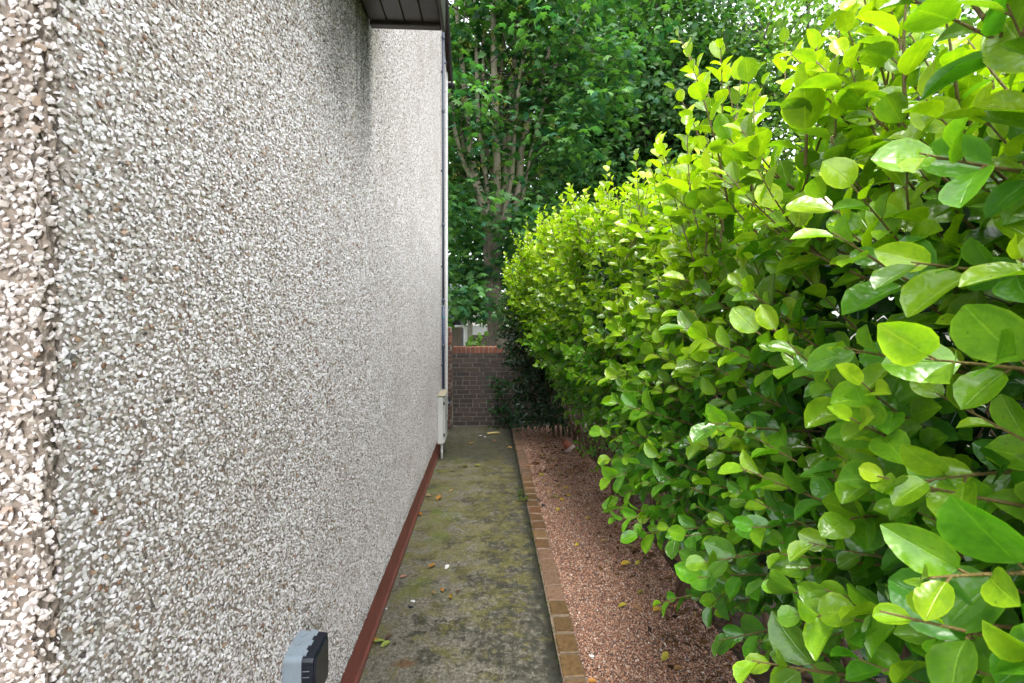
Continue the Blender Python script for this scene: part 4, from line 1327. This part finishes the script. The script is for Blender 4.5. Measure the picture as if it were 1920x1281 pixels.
ivy = empty('ivy_plant', (0.2, 7.55, 0)); tag(ivy, 'dark climbing plant against the brick wall left of the laurel', 'plant')
Civ = np.array([(0.24 + random.uniform(-.16, .22), 7.53 - random.uniform(0, .10), z) for z in [random.uniform(0.03, 0.80) for _ in range(34)]])
crown_clusters(Civ, 9, 0.05, 0.04, 0.055, LIME, (0.02, 0.07, 0.028), (0.035, 0.11, 0.03), 'foliage', ivy, 0.5, 0.5, mat='tree_leaf')
mb = MB()
for k in range(4):
    mb.tube([(0.22 + .05*k, 7.5, -0.02), (0.2 + .06*k, 7.56, 0.35), (0.17 + .08*k, 7.57, 0.78)], [0.006, 0.005, 0.002], 5)
mb.build('stems', M['stem'], ivy)

# ================================================================== SMALL THINGS
# terracotta pot lying on its side under the hedge
pt = empty('flower_pot', onground(1066, 848))
tag(pt, 'small terracotta flower pot lying on the gravel under the far hedge', 'flower pot')
def lathe(name, prof, mat, parent, axis_rot, n=18):
    v, f = [], []
    for (r, z) in prof:
        for k in range(n):
            a = 2*math.pi*k/n; v.append((r*math.cos(a), r*math.sin(a), z))
    for i in range(len(prof)-1):
        for k in range(n): f.append((i*n+k, i*n+(k+1) % n, (i+1)*n+(k+1) % n, (i+1)*n+k))
    me = bpy.data.meshes.new(name); me.from_pydata(v, [], f); me.materials.append(mat)
    me.polygons.foreach_set('use_smooth', [True]*len(me.polygons))
    o = link(name, me, parent, (0, 0, 0)); o.rotation_euler = axis_rot
    return o
rt = tuple(Vector((0.55, -0.25, -0.75)).to_track_quat('Z', 'Y').to_euler())
b_ = lathe('pot', [(0.0, 0.0), (0.05, 0.0), (0.078, 0.13), (0.072, 0.13), (0.045, 0.008), (0.0, 0.008)], M['terracotta'], pt, rt)
r_ = lathe('rim', [(0.0785, 0.105), (0.089, 0.107), (0.091, 0.148), (0.080, 0.149), (0.0785, 0.131)], M['pot_rim'], pt, rt)
for q in (b_, r_): q.location = (-0.05, 0.06, 0.145); q.scale = (0.85, 0.85, 1.0)

# fallen leaves
fl_t = [leaf_template(5, 4, c, d, w, 80 + i) for i, (c, d, w) in enumerate(((0.22, 0.12, 0.08), (0.30, -0.10, 0.05), (0.15, 0.22, 0.10), (0.38, 0.05, 0.05)))]
fl_me = []
for i, (tv, tf, tuv) in enumerate(fl_t):
    me = bpy.data.meshes.new('fallen_leaf_%d' % i)
    me.from_pydata([(q[0], q[1] - 0.5, q[2]) for q in tv], [], tf)
    uvl = me.uv_layers.new(name='UVMap')
    for lp_ in me.loops: uvl.data[lp_.index].uv = tuple(tuv[lp_.vertex_index])
    me.materials.append(M['dead_leaf']); me.polygons.foreach_set('use_smooth', [True]*len(me.polygons))
    fl_me.append(me)
YEL, ORA, TAN, BRN, YGR, PNK = (0.48, 0.34, 0.035), (0.44, 0.19, 0.035), (0.34, 0.21, 0.085), (0.12, 0.06, 0.03), (0.27, 0.30, 0.05), (0.36, 0.20, 0.15)
def fallen(px, py, c, size, label, group=None, ang=None, zoff=0.0):
    p = onground(px, py, zoff)
    o = link('fallen_leaf', random.choice(fl_me))
    o.location = (p.x, p.y, zoff + 0.006 + size*0.08)
    o.rotation_euler = (random.uniform(-.25, .25), random.uniform(-.3, .3), random.uniform(0, 6.28) if ang is None else ang)
    size *= 0.88
    o.scale = (size*0.55, size, size*0.55)
    o.color = (*[q*random.uniform(.85, 1.15) for q in c], 1)
    tag(o, label, 'leaf', group)
GRP_P, GRP_G = 'fallen leaves on the concrete path', 'fallen leaves on the gravel'
G0 = -0.018
for a in [
    (712, 1206, YGR, .075, 'green leaf lying in the small heap near the plinth foot', GRP_P, 1.9),
    (723, 1210, YGR, .065, 'shorter green leaf at the front of the heap by the plinth', GRP_P, 2.3),
    (728, 1197, BRN, .05, 'dark brown curled leaf at the back of the heap by the plinth', GRP_P),
    (703, 1203, ORA, .055, 'orange leaf touching the plinth beside the small leaf heap', GRP_P, 1.6),
    (740, 1208, BRN, .035, 'small dark scrap of leaf right of the heap by the plinth', GRP_P),
    (810, 1062, ORA, .075, 'bright orange curled leaf beside the white chip on the path', GRP_P, 2.4),
    (756, 1083, PNK, .055, 'pinkish curled leaf on the path close to the plinth', GRP_P),
    (845, 1121, YEL, .05, 'short yellow leaf in the middle of the path', GRP_P, 0.3),
    (829, 1107, ORA, .045, 'rusty leaf scrap just behind the short yellow leaf', GRP_P),
    (812, 1114, TAN, .045, 'tan leaf scrap left of the short yellow leaf', GRP_P),
    (858, 1110, BRN, .04, 'dark leaf scrap right of the short yellow leaf', GRP_P),
    (823, 936, ORA, .095, 'large orange folded leaf on the far mossy path', GRP_P, 2.7),
    (803, 931, TAN, .075, 'flat beige leaf beside the plinth on the far path', GRP_P, 1.5),
    (846, 921, TAN, .06, 'pale leaf right of the large orange leaf on the path', GRP_P),
    (787, 966, ORA, .065, 'small orange leaf against the plinth foot', GRP_P),
    (872, 876, YGR, .085, 'yellow-green leaf across the damp edge of the far slab', GRP_P, 1.6),
    (895, 875, YGR, .08, 'second yellow-green leaf on the far slab toward the kerb', GRP_P, 1.3),
    (848, 884, BRN, .08, 'brown leaf on the far slab left of the yellow-green pair', GRP_P),
    (884, 831, ORA, .085, 'rusty leaf on the damp slab before the end wall', GRP_P),
    (928, 827, BRN, .085, 'brown leaf on the damp slab beneath the pale stick', GRP_P),
    (956, 841, ORA, .08, 'orange leaf at the kerb end of the damp slab', GRP_P, 1.6),
    (858, 797, TAN, .10, 'pale leaf lying at the foot of the end wall', GRP_P, 1.5),
]: fallen(*a)
for a in [
    (1168, 1139, YEL, .075, 'left yellow leaf of the row across the gravel', GRP_G, 1.9),
    (1194, 1141, TAN, .075, 'broad tan leaf between two yellow leaves on the gravel', GRP_G),
    (1232, 1147, YEL, .075, 'narrow yellow leaf right of the broad tan leaf', GRP_G, 2.0),
    (1269, 1142, TAN, .065, 'dull tan leaf on the gravel close to the hedge', GRP_G),
    (1306, 1156, ORA, .075, 'orange-brown leaf tucked under the low hedge leaves', GRP_G),
    (1173, 1060, YEL, .085, 'yellow leaf under the overhang, left of a pair', GRP_G, 1.7),
    (1197, 1059, YEL, .08, 'yellow leaf under the overhang, right of a pair', GRP_G, 2.4),
    (1183, 1026, TAN, .075, 'round tan leaf beside the hedge stems', GRP_G),
    (1132, 1017, TAN, .075, 'narrow tan leaf in the middle of the gravel', GRP_G, 1.6),
    (1082, 1022, (0.62, 0.44, 0.02), .055, 'small vivid yellow leaf alone on the gravel', GRP_G),
    (1201, 1114, (0.25, 0.17, 0.03), .065, 'olive brown leaf between the two rows of yellow leaves', GRP_G),
    (1247, 1234, YEL, .07, 'long yellow leaf on the nearest gravel', GRP_G, 2.3),
    (1271, 1258, (0.22, 0.13, 0.03), .065, 'brown upturned leaf on the nearest gravel', GRP_G),
    (1288, 1193, (0.36, 0.22, 0.05), .04, 'tiny amber leaf on the near gravel by the hedge', GRP_G),
    (1101, 972, YEL, .05, 'small yellow leaf beneath the middle of the hedge', GRP_G),
    (1046, 957, YEL, .06, 'pale yellow leaf right of the dark scraps on the gravel', GRP_G),
    (1043, 934, YGR, .08, 'green-yellow leaf beyond the dark scraps on the gravel', GRP_G, 1.6),
    (1055, 938, YEL, .05, 'small yellow leaf touching the green-yellow leaf', GRP_G),
    (1110, 1279, ORA, .05, 'orange leaf beside the kerb at the nearest gravel', GRP_G),
    (971, 834, YGR, .09, 'yellow-green leaf on the far kerb stones', GRP_G),
    (990, 877, ORA, .085, 'orange leaf on the far gravel beside the kerb', GRP_G),
    (1006, 871, (0.22, 0.08, 0.03), .12, 'big red-brown leaf on the far gravel', GRP_G, 1.4),
]: fallen(*a, zoff=G0) if len(a) == 7 else fallen(*a[:6], zoff=G0)
for i in range(46):      # look-alikes scattered towards the far end and under the stems
    px = random.uniform(985, 1070); py = random.uniform(812, 945)
    q = onground(px + (py-880)*0.35, py, G0)
    if q.x < 0.55 or q.x > 1.5: continue
    fallen(px + (py-880)*0.35, py, random.choice((YEL, TAN, ORA, BRN, BRN)), random.uniform(.045, .08), 'one of the small yellow or brown leaves scattered over the far gravel', 'small leaves scattered on the far gravel', zoff=G0)

# brown leaf litter under the stems
nl = 3000
lx = np.minimum(rng.normal(1.42, 0.2, nl), 2.0); ly = rng.uniform(0.6, 7.4, nl)
far_ = rng.random(nl) < 0.12
lx[far_] = rng.uniform(0.55, 1.7, far_.sum()); ly[far_] = rng.uniform(5.2, 7.5, far_.sum())
Pl = np.stack([lx, ly, -0.012 + 0.012*rng.random(nl)], 1)
Dl = rng.normal(0, 1, (nl, 3)); Dl[:, 2] *= 0.2
Ll = rng.uniform(0.025, 0.055, nl)
o = leaf_mass('leaf_litter', Pl, Dl, np.tile([0, 0, 1.0], (nl, 1)) + rng.normal(0, .3, (nl, 3)), Ll, Ll*0.6, small_template(), pal(nl, (0.05, 0.028, 0.018), (0.22, 0.11, 0.05)), M['tree_leaf'])
tag(o, 'brown leaf litter lying under the hedge stems', 'litter', kind='stuff')

# chips, stick, scraps
def chip(px, py, s, m, label, cat, zoff=0.0, seed=1, name='stone_chip', flat=1.0):
    p = onground(px, py, zoff)
    me = stone_mesh(name, 900 + seed, m, 0.6*flat, 10, 1.4)
    o = link(name, me); o.location = (p.x, p.y, zoff + s*0.22*flat); o.scale = (s, s, s); o.rotation_euler = (0, 0, seed*1.3)
    tag(o, label, cat)
    return o
chip(838, 1065, 0.042, M['white_bit'], 'white oval stone chip on the mossy path', 'stone', 0, 1)
chip(774, 1130, 0.032, M['white_bit'], 'small pale chip beside a dark scrap on the near path', 'stone', 0, 2)
chip(770, 1139, 0.034, M['dark_bit'], 'dark scrap on the path beside a pale chip', 'scrap', 0, 3, 'dark_scrap')
chip(724, 1142, 0.016, M['white_bit'], 'tiny white chip near the plinth', 'stone', 0, 4)
chip(899, 818, 0.055, M['white_bit'], 'bright white chip on the damp far slab', 'stone', 0, 5)
chip(909, 819, 0.03, M['white_bit'], 'little white chip right of the bright one on the far slab', 'stone', 0, 6)
chip(1110, 1231, 0.036, M['white_bit'], 'pale pink-white stone on the near gravel', 'stone', G0, 7)
chip(1018, 948, 0.055, M['dark_bit'], 'blue-black scrap on the gravel beside the kerb', 'scrap', G0, 8, 'dark_scrap')
chip(1010, 938, 0.05, M['dark_bit'], 'black crumpled scrap just beyond the blue-black one', 'scrap', G0, 9, 'dark_scrap')
chip(1003, 928, 0.03, M['dark_bit'], 'smallest black scrap, farthest of the three on the gravel', 'scrap', G0, 10, 'dark_scrap')
chip(752, 1241, 0.011, M['dark_bit'], 'dark nail head in the rust stain on the path', 'nail', 0, 11, 'nail_head')
a, b_ = onground(914, 814), onground(936, 812)
o = MB().tube([(a.x, a.y, 0.008), ((a.x+b_.x)/2, (a.y+b_.y)/2 + .01, 0.012), (b_.x, b_.y, 0.008)], 0.016, 7).build('stick', M['stick'], None, True, origin=((a.x+b_.x)/2, (a.y+b_.y)/2, 0))
tag(o, 'short pale yellow stick lying across the damp far slab', 'stick')

# weeds in the joint between slab and kerb
def weed(px, py, n, size, label):
    p = onground(px, py)
    root = empty('weed', (p.x, p.y, 0)); tag(root, label, 'plant')
    st = MB(); PP, DD = [], []
    for k in range(n):
        a = random.uniform(0, 6.28); e = Vector((p.x + math.cos(a)*size*0.7, p.y + math.sin(a)*size*0.7, size*random.uniform(.3, .9)))
        st.tube([(p.x, p.y, -0.01), p.lerp(e, .5) + Vector((0, 0, size*.25)), e], [0.0018, 0.0014, 0.001], 4, False)
        for q in range(4):
            PP.append(tuple(p.lerp(e, random.uniform(.5, 1)) + Vector((0, 0, size*.12)))); DD.append((math.cos(a + random.uniform(-1, 1)), math.sin(a + random.uniform(-1, 1)), random.uniform(-.3, .4)))
    st.build('stems', M['twig'], root)
    n_ = len(PP)
    leaf_mass('foliage', np.array(PP), np.array(DD), np.tile([0, 0, 1.0], (n_, 1)) + rng.normal(0, .3, (n_, 3)), np.full(n_, 0.026), np.full(n_, 0.017), small_template(), pal(n_, (0.06, 0.16, 0.02), (0.12, 0.25, 0.03)), M['tree_leaf'], root)
weed(979, 928, 7, 0.055, 'small green weed in the kerb joint, the farther of two')
weed(982, 941, 8, 0.06, 'small green weed in the kerb joint, the nearer of two')
# moss in the same joint
nm = 900
my = rng.uniform(1.5, 6.8, nm)
Pm = np.stack([0.374 + rng.normal(0, .006, nm), my, np.full(nm, -0.004)], 1)
keepm = (np.sin(my*2.3) + np.sin(my*5.1 + 1) + rng.normal(0, .6, nm)) > 0.2
Pm = Pm[keepm]; nm = len(Pm)
o = leaf_mass('moss', Pm, rng.normal(0, 1, (nm, 3)) + np.array([0, 0, .8]), rng.normal(0, 1, (nm, 3)), rng.uniform(.006, .013, nm), rng.uniform(.005, .009, nm), small_template(), pal(nm, (0.03, 0.05, 0.012), (0.10, 0.14, 0.02)), M['tree_leaf'])
tag(o, 'dark moss along the joint between path and brick kerb', 'moss', kind='stuff')
